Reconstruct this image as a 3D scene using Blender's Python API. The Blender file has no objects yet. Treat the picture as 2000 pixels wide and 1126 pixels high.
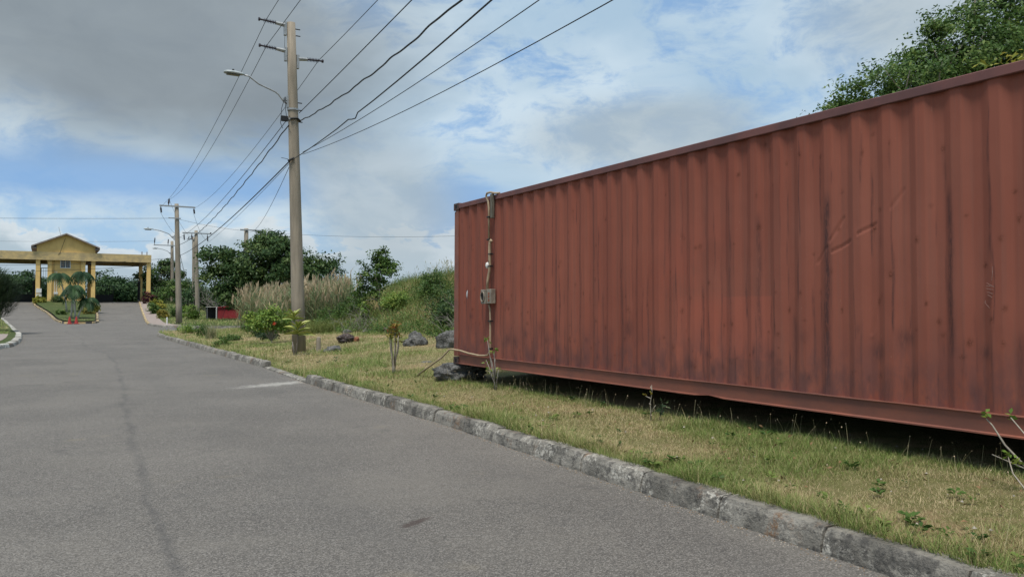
import bpy, bmesh, math, random
import numpy as np
from mathutils import Vector, Matrix, noise as mnoise

R = math.radians
sc = bpy.context.scene
COL = sc.collection

# ------------------------------------------------------------------ camera, sky, sun, exposure
cam_d = bpy.data.cameras.new('camera'); cam = bpy.data.objects.new('camera', cam_d); COL.objects.link(cam)
cam.location = (0, 0, 1.4)
cam.rotation_euler = (R(90 + 1.478), 0, -math.atan(907 / 1550.0))
cam_d.lens = 27.9; cam_d.sensor_width = 36; cam_d.clip_start = .05; cam_d.clip_end = 6000
sc.camera = cam
sc.cycles.max_bounces = 5; sc.cycles.diffuse_bounces = 3; sc.cycles.glossy_bounces = 2; sc.cycles.transmission_bounces = 3
sc.view_settings.view_transform = 'Standard'; sc.view_settings.look = 'None'
sc.view_settings.gamma = 1.0; sc.view_settings.use_curve_mapping = False
sc.view_settings.exposure = 1.0

SUN_EL, SUN_AZ = 68.0, 225.0          # azimuth clockwise from +Y (the road direction)


class NT:
    """small helper around a node tree"""
    def __init__(s, tree):
        s.t = tree; tree.nodes.clear()

    def n(s, kind, ins=None, out=0, **at):
        nd = s.t.nodes.new(kind)
        for k, v in at.items(): setattr(nd, k, v)
        for k, v in (ins or {}).items():
            sock = nd.inputs[k]
            if isinstance(v, bpy.types.NodeSocket): s.t.links.new(v, sock)
            else: sock.default_value = v
        return nd.outputs[out] if out is not None else nd

    def m(s, op, a, b=0.0, c=0.0, clamp=False):
        nd = s.t.nodes.new('ShaderNodeMath'); nd.operation = op; nd.use_clamp = clamp
        for i, v in enumerate((a, b, c)):
            if isinstance(v, bpy.types.NodeSocket): s.t.links.new(v, nd.inputs[i])
            else: nd.inputs[i].default_value = v
        return nd.outputs[0]

    def mix(s, f, a, b, blend='MIX'):
        nd = s.t.nodes.new('ShaderNodeMix'); nd.data_type = 'RGBA'; nd.blend_type = blend
        nd.clamp_factor = True
        for sock, v in ((nd.inputs['Factor'], f), (nd.inputs[6], a), (nd.inputs[7], b)):
            if isinstance(v, bpy.types.NodeSocket): s.t.links.new(v, sock)
            elif sock.type == 'RGBA': sock.default_value = (*v[:3], 1)
            else: sock.default_value = v
        return nd.outputs[2]

    def ss(s, v, a, b):                     # smoothstep a..b -> 0..1
        nd = s.t.nodes.new('ShaderNodeMapRange'); nd.interpolation_type = 'SMOOTHSTEP'
        s.t.links.new(v, nd.inputs['Value'])
        lo, hi, t0, t1 = (a, b, 0, 1) if a < b else (b, a, 1, 0)
        nd.inputs['From Min'].default_value = lo; nd.inputs['From Max'].default_value = hi
        nd.inputs['To Min'].default_value = t0; nd.inputs['To Max'].default_value = t1
        return nd.outputs['Result']

    def noise(s, vec, scale, detail=4, rough=.55, dist=0.0):
        return s.n('ShaderNodeTexNoise', {'Vector': vec, 'Scale': scale, 'Detail': detail, 'Roughness': rough, 'Distortion': dist})

    def ramp(s, f, stops):
        nd = s.t.nodes.new('ShaderNodeValToRGB'); s.t.links.new(f, nd.inputs[0])
        cr = nd.color_ramp
        while len(cr.elements) < len(stops): cr.elements.new(.5)
        for e, (p, c) in zip(cr.elements, stops): e.position = p; e.color = (*c, 1)
        return nd.outputs[0]

    def scale(s, vec, v):
        nd = s.t.nodes.new('ShaderNodeVectorMath'); nd.operation = 'MULTIPLY'
        s.t.links.new(vec, nd.inputs[0]); nd.inputs[1].default_value = v
        return nd.outputs[0]


world = bpy.data.worlds.new('World'); sc.world = world; world.use_nodes = True
W = NT(world.node_tree)
sky = W.n('ShaderNodeTexSky', sky_type='NISHITA', sun_disc=False, sun_elevation=R(SUN_EL), sun_rotation=R(SUN_AZ),
          altitude=300, air_density=1.0, dust_density=1.2, ozone_density=1.5)
gen = W.n('ShaderNodeTexCoord', out=None).outputs['Generated']
sep = W.n('ShaderNodeSeparateXYZ', {0: gen}, out=None)
el = W.m('ARCSINE', sep.outputs[2])                       # radians
az = W.m('ARCTAN2', sep.outputs[0], sep.outputs[1])
flat = W.n('ShaderNodeCombineXYZ', {0: az, 1: W.m('MULTIPLY', el, 1.9), 2: 0.0})
warp = W.n('ShaderNodeTexNoise', {'Vector': flat, 'Scale': 5.0, 'Detail': 3}, out=1)
vw = W.n('ShaderNodeVectorMath', {0: flat, 1: W.scale(warp, (.16, .12, 0))}, operation='ADD')
n_big = W.noise(vw, 3.2, 5, .5)
n_mid = W.noise(vw, 7.5, 9, .6)
n_fine = W.noise(vw, 19.0, 9, .66)
STR = .1
K = .735 / STR                              # cloud colours below are radiances; the Background multiplies by STR
def cc(r, g, b): return (r * K, g * K, b * K)
blue = W.mix(.75, sky, cc(.175, .295, .46))
# thin high layer, broken: shows blue between its lumps
thin = W.m('ADD', W.m('MULTIPLY', n_mid, .6), W.m('MULTIPLY', n_fine, .4))
thin = W.ss(thin, .385, .535)
thin_col = W.mix(W.ss(n_big, .36, .64), cc(.285, .39, .485), cc(.43, .515, .575))
c = W.mix(W.m('MULTIPLY', thin, .92), blue, thin_col)
def blob(a0, e0, ra, re, soft, wob, src):
    dx = W.m('DIVIDE', W.m('SUBTRACT', az, R(a0)), R(ra)); dy = W.m('DIVIDE', W.m('SUBTRACT', el, R(e0)), R(re))
    d = W.m('SQRT', W.m('ADD', W.m('MULTIPLY', dx, dx), W.m('MULTIPLY', dy, dy)))
    d = W.m('ADD', d, W.m('MULTIPLY', W.m('SUBTRACT', src, .5), wob))
    return W.ss(d, 1.0 + soft, 1.0 - soft)
# clear bands of blue low on the left and by the container's end
gap = W.m('MAXIMUM', blob(4, 8.6, 13, 1.7, .5, 1.6, n_mid), blob(26.5, 6.6, 3.4, 2.6, .45, 1.5, n_mid))
c = W.mix(W.m('MULTIPLY', gap, .9), c, cc(.17, .30, .50))
# low cumulus bank on the horizon with lumpy tops
top = W.m('ADD', R(5.4), W.m('MULTIPLY', W.m('SUBTRACT', n_mid, .5), R(13)))
low = W.ss(W.m('SUBTRACT', top, el), R(-.12), R(.4))
low_col = W.mix(W.ss(W.m('SUBTRACT', top, el), R(2.6), R(.2)), cc(.295, .36, .405), cc(.46, .505, .53))
c = W.mix(W.m('MULTIPLY', low, .88), c, low_col)
# soft grey-white puffs in the middle of the view
puff = W.m('MAXIMUM', blob(20.5, 7.5, 5.5, 4.5, .6, 1.4, n_big), blob(39, 12.3, 8, 2.6, .45, 1.0, n_big))
puff = W.m('MAXIMUM', puff, blob(60, 19, 9, 4.5, .5, 1.2, n_big))
c = W.mix(W.m('MULTIPLY', puff, .8), c, W.mix(W.ss(n_mid, .35, .65), cc(.27, .325, .365), cc(.335, .385, .42)))
# the big dark rain cloud
dark = blob(4, 18.5, 19, 7.8, .42, .9, n_big)
dark_col = W.mix(W.ss(W.m('ADD', W.m('MULTIPLY', n_big, .75), W.m('MULTIPLY', n_mid, .25)), .32, .68), cc(.165, .193, .215), cc(.215, .25, .275))
c = W.mix(W.m('MULTIPLY', dark, .97), c, dark_col)
bg = W.n('ShaderNodeBackground', {'Color': c, 'Strength': STR})
W.n('ShaderNodeOutputWorld', {'Surface': bg}, out=None)

sun_d = bpy.data.lights.new('sun', 'SUN'); sun = bpy.data.objects.new('sun', sun_d); COL.objects.link(sun)
sun_d.energy = 2.0; sun_d.angle = R(18); sun_d.color = (1.0, .95, .87)
sd = Vector((math.sin(R(SUN_AZ)) * math.cos(R(SUN_EL)), math.cos(R(SUN_AZ)) * math.cos(R(SUN_EL)), math.sin(R(SUN_EL))))
sun.rotation_euler = sd.to_track_quat('Z', 'Y').to_euler(); sun.location = sd * 60

# ------------------------------------------------------------------ object helpers
def link(o, parent=None):
    COL.objects.link(o)
    if parent is not None: o.parent = parent
    return o

def tag(o, label=None, cat=None, group=None, kind=None):
    if label: o['label'] = label
    if cat: o['category'] = cat
    if group: o['group'] = group
    if kind: o['kind'] = kind
    return o

def thing(name, label, cat, loc=(0, 0, 0), rz=0, group=None):
    o = bpy.data.objects.new(name, None); o.empty_display_size = .1; link(o)
    o.location = loc; o.rotation_euler = (0, 0, rz)
    return tag(o, label, cat, group)

def arr_mesh(name, V, Fq, mat, parent=None, tint=None, smooth=False):
    """mesh from numpy arrays; Fq is (n,4) or (n,3)"""
    V = np.asarray(V, np.float32); Fq = np.asarray(Fq, np.int32)
    me = bpy.data.meshes.new(name); k = Fq.shape[1]
    me.vertices.add(len(V)); me.vertices.foreach_set('co', V.ravel())
    me.loops.add(Fq.size); me.loops.foreach_set('vertex_index', Fq.ravel())
    me.polygons.add(len(Fq)); me.polygons.foreach_set('loop_start', np.arange(0, Fq.size, k, dtype=np.int32))
    me.polygons.foreach_set('loop_total', np.full(len(Fq), k, np.int32))
    if smooth: me.polygons.foreach_set('use_smooth', np.ones(len(Fq), bool))
    me.update(calc_edges=True)
    if tint is not None:
        a = me.attributes.new('tint', 'FLOAT', 'POINT'); a.data.foreach_set('value', np.asarray(tint, np.float32))
    me.materials.append(mat)
    return link(bpy.data.objects.new(name, me), parent)

class MB:
    """collects boxes, tubes and polygons into one mesh"""
    def __init__(s): s.v = []; s.f = []
    def poly(s, pts, faces):
        b = len(s.v); s.v += [tuple(p) for p in pts]; s.f += [tuple(i + b for i in f) for f in faces]; return s
    def box(s, x0, x1, y0, y1, z0, z1, ch=0.0):
        if ch <= 0:
            p = [(x, y, z) for z in (z0, z1) for (x, y) in ((x0, y0), (x1, y0), (x1, y1), (x0, y1))]
            return s.poly(p, [(3, 2, 1, 0), (4, 5, 6, 7), (0, 1, 5, 4), (1, 2, 6, 5), (2, 3, 7, 6), (3, 0, 4, 7)])
        bm = bmesh.new(); bmesh.ops.create_cube(bm, size=1)
        for v in bm.verts: v.co = Vector(((x0 + x1) / 2 + v.co.x * (x1 - x0), (y0 + y1) / 2 + v.co.y * (y1 - y0), (z0 + z1) / 2 + v.co.z * (z1 - z0)))
        bmesh.ops.bevel(bm, geom=bm.edges[:], offset=ch, segments=1, affect='EDGES')
        bm.verts.index_update()
        s.poly([v.co[:] for v in bm.verts], [[v.index for v in f.verts] for f in bm.faces]); bm.free(); return s
    def tube(s, pts, rad, n=6, cap=True):
        pts = [Vector(p) for p in pts]; b = len(s.v)
        rad = rad if hasattr(rad, '__len__') else [rad] * len(pts)
        up = None
        for i, p in enumerate(pts):
            t = (pts[min(i + 1, len(pts) - 1)] - pts[max(i - 1, 0)])
            t = t.normalized() if t.length > 1e-9 else Vector((0, 0, 1))
            if up is None: up = t.orthogonal().normalized()
            up = (up - t * up.dot(t)); up = up.normalized() if up.length > 1e-6 else t.orthogonal().normalized()
            w = t.cross(up)
            for k in range(n):
                a = 2 * math.pi * k / n
                s.v.append(tuple(p + (up * math.cos(a) + w * math.sin(a)) * rad[i]))
        for i in range(len(pts) - 1):
            for k in range(n):
                s.f.append((b + i * n + k, b + i * n + (k + 1) % n, b + (i + 1) * n + (k + 1) % n, b + (i + 1) * n + k))
        if cap:
            s.f.append(tuple(b + k for k in reversed(range(n)))); s.f.append(tuple(b + (len(pts) - 1) * n + k for k in range(n)))
        return s
    def prism(s, prof, y0, y1):        # profile of (x,z) points extruded along y
        n = len(prof)
        p = [(x, y0, z) for x, z in prof] + [(x, y1, z) for x, z in prof]
        return s.poly(p, [tuple(range(n)), tuple(reversed(range(n, 2 * n)))] + [(i, n + i, n + (i + 1) % n, (i + 1) % n) for i in range(n)])
    def build(s, name, mat, parent=None, smooth=False, loc=None):
        me = bpy.data.meshes.new(name); me.from_pydata(s.v, [], s.f)
        bm = bmesh.new(); bm.from_mesh(me); bmesh.ops.recalc_face_normals(bm, faces=bm.faces[:]); bm.to_mesh(me); bm.free()
        if smooth: me.polygons.foreach_set('use_smooth', np.ones(len(me.polygons), bool))
        me.materials.append(mat)
        o = link(bpy.data.objects.new(name, me), parent)
        if loc is not None: o.location = loc
        return o

# value noise for arrays
_rt = np.random.default_rng(7).random((256, 256))
def vnoise(x, y):
    xi = np.floor(x).astype(int); yi = np.floor(y).astype(int); fx = x - xi; fy = y - yi
    fx = fx * fx * (3 - 2 * fx); fy = fy * fy * (3 - 2 * fy)
    g = lambda i, j: _rt[i % 256, j % 256]
    return (g(xi, yi) * (1 - fx) + g(xi + 1, yi) * fx) * (1 - fy) + (g(xi, yi + 1) * (1 - fx) + g(xi + 1, yi + 1) * fx) * fy
def fbm(x, y, o=4):
    s = 0; a = .5; t = 0
    for k in range(o): s = s + a * vnoise(x * 2 ** k + 17.3 * k, y * 2 ** k + 5.1 * k); t += a; a *= .5
    return s / t
def smst(t): t = np.clip(t, 0, 1); return t * t * (3 - 2 * t)

# ------------------------------------------------------------------ materials
def material(name):
    m = bpy.data.materials.new(name); m.use_nodes = True
    return m, NT(m.node_tree)
def finish(N, col, rough=.7, bump=None, bstr=.3, bdist=.01, metal=0.0, spec=.4, extra=None):
    ins = {'Base Color': col if isinstance(col, bpy.types.NodeSocket) else (*col, 1), 'Roughness': rough, 'Metallic': metal, 'Specular IOR Level': spec}
    if bump is not None: ins['Normal'] = N.n('ShaderNodeBump', {'Height': bump, 'Strength': bstr, 'Distance': bdist})
    sh = N.n('ShaderNodeBsdfPrincipled', ins)
    N.n('ShaderNodeOutputMaterial', {'Surface': sh}, out=None)
def simple(name, c1, c2=None, scale=6, rough=.6, bstr=.15, metal=0.0, spec=.4, aniso=(1, 1, 1), detail=5):
    m, N = material(name)
    if c2 is None: c2 = tuple(x * .72 for x in c1)
    v = N.scale(N.n('ShaderNodeTexCoord', out=None).outputs['Object'], aniso)
    f = N.noise(v, scale, detail, .6)
    finish(N, N.mix(N.ss(f, .32, .68), c2, c1), rough, f, bstr, .01, metal, spec)
    return m
def leafy(name, stops, trans=.3, rough=.5):
    m, N = material(name)
    t = N.n('ShaderNodeAttribute', out=None, attribute_name='tint').outputs['Fac']
    col = N.ramp(t, stops)
    p = N.n('ShaderNodeBsdfPrincipled', {'Base Color': col, 'Roughness': rough, 'Specular IOR Level': .18})
    tr = N.n('ShaderNodeBsdfTranslucent', {'Color': col})
    mx = N.n('ShaderNodeMixShader', {0: trans, 1: p, 2: tr})
    N.n('ShaderNodeOutputMaterial', {'Surface': mx}, out=None)
    return m

def geo_pos(N): return N.n('ShaderNodeNewGeometry', out=None).outputs['Position']

def make_asphalt():
    m, N = material('asphalt')
    p = geo_pos(N); s = N.n('ShaderNodeSeparateXYZ', {0: p}, out=None); x, y = s.outputs[0], s.outputs[1]
    agg = N.n('ShaderNodeTexVoronoi', {'Vector': p, 'Scale': 135.0, 'Randomness': 1.0}, out=None)
    stone = N.n('ShaderNodeSeparateColor', {0: agg.outputs['Color']}, out=None).outputs[0]
    f1 = N.noise(p, 60, 3, .7); f2 = N.noise(p, .35, 5, .6); f3 = N.noise(p, 2.2, 5, .65); f4 = N.noise(p, 14, 4, .6)
    base = N.mix(N.ss(f2, .35, .65), (.102, .093, .083), (.140, .127, .112))
    base = N.mix(N.m('MULTIPLY', N.ss(f3, .5, .75), .35), base, (.078, .074, .071))
    base = N.mix(N.m('MULTIPLY', N.ss(f4, .52, .7), .18), base, (.185, .165, .14))
    base = N.mix(N.m('MULTIPLY', N.ss(stone, .55, .95), .6), base, (.275, .255, .23))
    base = N.mix(N.m('MULTIPLY', N.ss(stone, .38, .05), .6), base, (.04, .038, .037))
    # old tar seam wandering along the lane
    wob = N.m('MULTIPLY', N.m('SUBTRACT', N.noise(p, .9, 3, .5), .5), .28)
    cv = N.n('ShaderNodeFloatCurve', {'Value': N.m('DIVIDE', y, 60.0)}, out=None)
    cu = cv.mapping.curves[0]
    pts = [(0, .045), (.075, .059), (.112, .069), (.177, .086), (.29, .127), (.467, .158), (.55, .125), (.7, .14), (1, .13)]
    for i, q in enumerate(pts):
        if i == 0: cu.points[0].location = q
        elif i == len(pts) - 1: cu.points[1].location = q
        else: cu.points.new(*q)
    cv.mapping.update()
    d = N.m('ABSOLUTE', N.m('SUBTRACT', N.m('ADD', x, wob), N.m('MULTIPLY', cv.outputs[0], 10.0)))
    sw = N.m('ADD', .01, N.m('MULTIPLY', N.noise(p, 2.6, 4), .075))
    seam = N.ss(N.m('DIVIDE', N.m('ADD', d, N.m('MULTIPLY', N.m('SUBTRACT', N.noise(p, 18, 4, .7), .5), .05)), sw), 1.4, .1)
    base = N.mix(N.m('MULTIPLY', seam, N.m('MULTIPLY', N.ss(N.noise(p, 1.1, 4, .6), .3, .6), .42)), base, (.052, .051, .052))
    tr1 = N.m('ABSOLUTE', N.m('SUBTRACT', N.m('ABSOLUTE', N.m('SUBTRACT', N.m('ADD', x, wob), 2.55)), .78))
    base = N.mix(N.m('MULTIPLY', N.ss(tr1, .38, .05), N.m('MULTIPLY', N.ss(N.noise(N.scale(p, (1, .25, 1)), 1.2, 4, .6), .35, .65), .22)), base, (.085, .08, .076))
    # pale silt washed out of the driveway
    wx = N.m('DIVIDE', N.m('SUBTRACT', x, 3.75), 1.05)
    wy = N.m('DIVIDE', N.m('SUBTRACT', N.m('SUBTRACT', y, 15.05), N.m('MULTIPLY', N.m('SUBTRACT', x, 3.75), .45)), .36)
    r = N.m('SQRT', N.m('ADD', N.m('MULTIPLY', wx, wx), N.m('MULTIPLY', wy, wy)))
    wash = N.ss(N.m('ADD', r, N.m('MULTIPLY', N.m('SUBTRACT', N.noise(N.scale(p, (1, 2.0, 1)), 7, 7, .78), .5), 4.2)), 1.0, .2)
    base = N.mix(N.m('MULTIPLY', wash, .62), base, (.44, .42, .38))
    base = N.mix(N.m('MULTIPLY', N.ss(N.noise(p, .55, 6, .62, .6), .50, .64), .30), base, (.165, .150, .130))
    base = N.mix(N.m('MULTIPLY', N.ss(N.noise(p, .9, 6, .65, .8), .60, .68), .35), base, (.062, .059, .057))
    # oil blot and sandy stains
    ox = N.m('DIVIDE', N.m('SUBTRACT', x, 2.1), .16); oy = N.m('DIVIDE', N.m('SUBTRACT', N.m('SUBTRACT', y, 4.85), N.m('MULTIPLY', N.m('SUBTRACT', x, 2.1), .5)), .055)
    ro = N.m('ADD', N.m('ADD', N.m('MULTIPLY', ox, ox), N.m('MULTIPLY', oy, oy)), N.m('MULTIPLY', N.m('SUBTRACT', N.noise(p, 20, 4), .5), 2.5))
    base = N.mix(N.m('MULTIPLY', N.ss(ro, 1.3, .1), .75), base, (.05, .035, .03))
    base = N.mix(N.m('MULTIPLY', N.ss(N.noise(p, .8, 4, .6), .62, .75), .3), base, (.24, .20, .13))
    finish(N, base, .86, N.m('ADD', agg.outputs['Distance'], N.m('MULTIPLY', f1, .6)), .55, .006, spec=.25)
    return m

def make_kerb(name, c1=(.25, .235, .21)):
    m, N = material(name)
    p = geo_pos(N)
    a = N.noise(p, 2.3, 6, .65); b = N.noise(p, 9, 6, .7); c_ = N.noise(p, 38, 4, .7)
    z = N.n('ShaderNodeTexCoord', out=None).outputs['Generated']
    col = N.mix(N.ss(a, .38, .60), tuple(x * .55 for x in c1), c1)
    mould = N.m('ADD', N.m('MULTIPLY', b, .55), N.m('MULTIPLY', N.noise(p, 4.5, 6, .75), .45))
    col = N.mix(N.m('MULTIPLY', N.ss(mould, .49, .60), .68), col, (.062, .058, .054))
    lich = N.m('MULTIPLY', N.ss(N.noise(p, 2.0, 4, .6), .50, .60), N.ss(N.noise(p, 26, 5, .75), .50, .58))
    col = N.mix(N.m('MULTIPLY', lich, .9), col, (.50, .47, .41))
    col = N.mix(N.m('MULTIPLY', N.m('MULTIPLY', N.ss(N.noise(p, 1.5, 5, .7, .4), .56, .66), N.ss(c_, .4, .6)), .85), col, (.21, .12, .065))
    crack = N.n('ShaderNodeTexVoronoi', {'Vector': N.n('ShaderNodeVectorMath', {0: p, 1: N.scale(N.n('ShaderNodeTexNoise', {'Vector': p, 'Scale': 6.0, 'Detail': 4}, out=1), (.25, .25, .25))}, operation='ADD'), 'Scale': 3.2}, feature='DISTANCE_TO_EDGE')
    col = N.mix(N.m('MULTIPLY', N.ss(crack, .008, .0), .5), col, (.02, .019, .018))
    finish(N, col, .9, N.m('ADD', b, N.m('MULTIPLY', c_, .7)), .9, .03, spec=.2)
    return m

def make_ground(name, g1, g2, br, bal=.5):
    m, N = material(name)
    p = geo_pos(N)
    a = N.noise(p, .55, 5, .6); b = N.noise(p, 6, 6, .65); c_ = N.noise(p, 45, 4, .75)
    col = N.mix(N.ss(b, .35, .65), g1, g2)
    col = N.mix(N.ss(N.m('ADD', N.m('MULTIPLY', a, .7), N.m('MULTIPLY', b, .3)), bal - .06, bal + .1), col, br)
    col = N.mix(N.m('MULTIPLY', N.ss(c_, .55, .75), .5), col, (.03, .032, .015))
    finish(N, col, .95, c_, .8, .03, spec=.1)
    return m

def make_container():
    m, N = material('container_paint')
    tc = N.n('ShaderNodeTexCoord', out=None).outputs['Object']
    s = N.n('ShaderNodeSeparateXYZ', {0: tc}, out=None); y, z = s.outputs[1], s.outputs[2]
    col = N.mix(N.ss(N.noise(N.scale(tc, (1, 1, .35)), .8, 4, .6), .35, .65), (.222, .068, .045), (.262, .084, .055))
    # fine vertical rain streaks
    st = N.noise(N.scale(tc, (1, 9, .22)), 3.0, 6, .65)
    col = N.mix(N.m('MULTIPLY', N.ss(st, .42, .7), .40), col, (.165, .075, .058))
    st2 = N.noise(N.scale(tc, (1, 26, .5)), 2.0, 5, .7)
    col = N.mix(N.m('MULTIPLY', N.ss(st2, .55, .72), .28), col, (.285, .110, .080))
    # repainted, redder rectangles
    def rect(y0, y1, z0, z1, e=.012):
        a = N.m('MULTIPLY', N.ss(y, y0 - e, y0 + e), N.ss(y, y1 + e, y1 - e))
        return N.m('MULTIPLY', a, N.m('MULTIPLY', N.ss(z, z0 - e, z0 + e), N.ss(z, z1 + e, z1 - e)))
    pn = N.noise(tc, 2.2, 4)
    rep = N.m('MAXIMUM', N.m('MULTIPLY', rect(-.485, .155, .40, 1.0), .55), N.m('MULTIPLY', rect(.135, .795, .30, 1.0, .12), .5))
    rep = N.m('MAXIMUM', rep, N.m('MULTIPLY', rect(.135, 1.185, 1.0, 1.75, .3), N.m('MULTIPLY', N.ss(pn, .4, .6), .35)))
    col = N.mix(N.m('MULTIPLY', rep, .75), col, (.36, .092, .058))
    # stains carried by the mesh: grime runs, chips of rust, sun-faded areas
    stain = N.n('ShaderNodeAttribute', out=None, attribute_name='stain').outputs['Fac']
    rust = N.n('ShaderNodeAttribute', out=None, attribute_name='rust').outputs['Fac']
    fade = N.n('ShaderNodeAttribute', out=None, attribute_name='fade').outputs['Fac']
    col = N.mix(N.m('MULTIPLY', fade, .28), col, (.29, .118, .085))
    brk = N.ss(N.noise(N.scale(tc, (1, 30, 7)), 2.2, 6, .75), .30, .62)
    col = N.mix(N.m('MULTIPLY', stain, N.m('ADD', .3, N.m('MULTIPLY', brk, .7))), col, (.038, .024, .026))
    col = N.mix(N.m('MULTIPLY', rust, N.ss(N.noise(tc, 60, 4, .7), .35, .55)), col, (.085, .026, .014))
    sc_ = N.ss(N.noise(N.scale(tc, (1, 3, .8)), 26, 3, .6), .735, .77)
    col = N.mix(N.m('MULTIPLY', sc_, .55), col, (.40, .25, .20))
    # splashed dirt along the foot
    foot = N.m('MULTIPLY', N.ss(z, .85, .15), N.ss(N.noise(N.scale(tc, (1, 3, 1.2)), 2.4, 6, .7), .36, .62))
    col = N.mix(N.m('MULTIPLY', foot, .72), col, (.115, .055, .052))
    bump = N.m('ADD', N.noise(tc, 3.0, 3), N.m('MULTIPLY', N.noise(tc, 22, 4), .12))
    finish(N, col, N.m('ADD', .62, N.m('MULTIPLY', st, .25)), bump, .12, .02, spec=.16)
    return m

M = {}
M['asphalt'] = make_asphalt()
M['kerb'] = make_kerb('kerb_concrete', (.275, .255, .22))
M['kerb_white'] = make_kerb('kerb_pale', (.62, .60, .54))
M['kerb_yellow'] = simple('kerb_yellow', (.62, .44, .20), (.45, .36, .22), 4, .85)
M['kerb_black'] = simple('kerb_black', (.06, .055, .05), (.10, .095, .085), 4, .85)
M['lawn'] = make_ground('lawn_soil', (.135, .135, .05), (.18, .165, .075), (.27, .195, .11), .50)
M['bank'] = make_ground('bank_soil', (.05, .07, .02), (.08, .09, .03), (.11, .09, .04), .62)
M['earth'] = make_ground('far_ground', (.05, .075, .025), (.075, .09, .035), (.13, .11, .06), .6)
M['paving'] = simple('paving', (.30, .235, .205), (.23, .19, .165), 2.5, .9)
M['container'] = make_container()
M['rail'] = simple('container_rail', (.235, .080, .050), (.16, .062, .045), 2.6, .6, .2, aniso=(1, .8, 2))
M['rail_top'] = simple('container_top_rail', (.165, .066, .058), (.11, .050, .048), 2.6, .65, .2)
M['casting'] = simple('corner_casting', (.10, .045, .035), (.045, .032, .03), 14, .7, .3)
M['dark'] = simple('dark_hole', (.012, .011, .011), None, 5, .9)
M['black'] = simple('black_rubber', (.014, .014, .015), None, 8, .55)
M['steel'] = simple('galvanised', (.40, .41, .41), (.28, .29, .29), 12, .5, .1, .5)
M['pole'] = simple('concrete_pole', (.31, .262, .20), (.215, .184, .142), 3.2, .9, .25, aniso=(3, 3, .35), detail=8)
M['insul'] = simple('insulator', (.045, .035, .040), None, 8, .35)
M['lamp'] = simple('lamp_grey', (.40, .43, .43), (.3, .33, .33), 6, .45)
M['glass'] = simple('lamp_glass', (.05, .055, .05), None, 6, .2, spec=.6)
M['pvc'] = simple('cream_pvc', (.42, .32, .205), (.32, .235, .15), 9, .5)
M['wood'] = simple('grey_batten', (.15, .135, .10), (.09, .08, .06), 10, .85, aniso=(6, 6, 1))
M['box'] = simple('meter_box_paint', (.27, .24, .19), (.17, .14, .11), 14, .6)
M['rust'] = simple('rust_label', (.28, .085, .04), (.16, .06, .035), 22, .8)
M['white'] = simple('white_paint', (.72, .71, .68), (.58, .57, .54), 8, .6)
M['sticker'] = simple('sticker', (.62, .62, .62), (.48, .48, .48), 20, .5)
M['chalk'] = simple('chalk', (.27, .17, .145), (.21, .105, .085), 60, .95)
def make_rock(name, c1, c2):
    m, N = material(name); tc = geo_pos(N)
    a = N.noise(tc, 5, 7, .7); b = N.noise(tc, 22, 6, .75)
    col = N.mix(N.ss(a, .38, .62), c1, c2)
    col = N.mix(N.m('MULTIPLY', N.ss(b, .52, .62), .7), col, (.34, .33, .32))
    finish(N, col, .92, N.m('ADD', a, b), 1.0, .05, spec=.2)
    return m
M['rock'] = make_rock('limestone', (.060, .060, .056), (.165, .160, .150))
M['rock_red'] = make_rock('reddish_stone', (.05, .035, .032), (.11, .08, .07))
M['clay'] = simple('clay', (.30, .11, .05), (.2, .09, .05), 9, .9)
M['stucco'] = simple('ochre_stucco', (.78, .53, .20), (.66, .44, .165), 1.6, .9, .15, aniso=(1, 1, .5))
M['stucco_band'] = simple('ochre_band', (.60, .44, .20), (.38, .295, .165), 1.4, .9, .15, aniso=(1, 1, 1.6), detail=8)
M['soffit'] = simple('soffit', (.20, .165, .12), (.15, .125, .095), 1.2, .9)
M['rooftile'] = simple('roof_sheet', (.16, .085, .065), (.11, .065, .055), 3, .7)
M['fascia'] = simple('fascia_board', (.30, .25, .22), (.22, .18, .16), 4, .7)
M['pane'] = simple('window_pane', (.05, .08, .11), None, 5, .12, spec=.8)
M['gate'] = simple('black_gate', (.018, .019, .022), None, 5, .5)
M['red'] = simple('red_paint', (.34, .035, .045), (.24, .028, .035), 2.2, .6, aniso=(1, 1, .4))
M['cone'] = simple('cone_plastic', (.40, .035, .028), (.30, .032, .028), 6, .6)
M['car'] = simple('white_car', (.66, .67, .68), (.60, .61, .62), 3, .25, .02, spec=.6)
M['bark'] = simple('bark', (.20, .17, .13), (.11, .09, .07), 6, .9, .5, aniso=(1, 1, .3))
M['bark_pale'] = simple('pale_bark', (.36, .32, .26), (.22, .19, .15), 8, .9, .4, aniso=(1, 1, .3))
M['twig_grey'] = simple('dead_twig', (.26, .235, .205), (.17, .15, .13), 8, .9)
M['trunk_white'] = simple('whitewashed_trunk', (.55, .53, .47), (.34, .32, .27), 5, .9)
M['petal'] = simple('petal', (.75, .10, .04), (.6, .06, .03), 10, .6)

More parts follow.
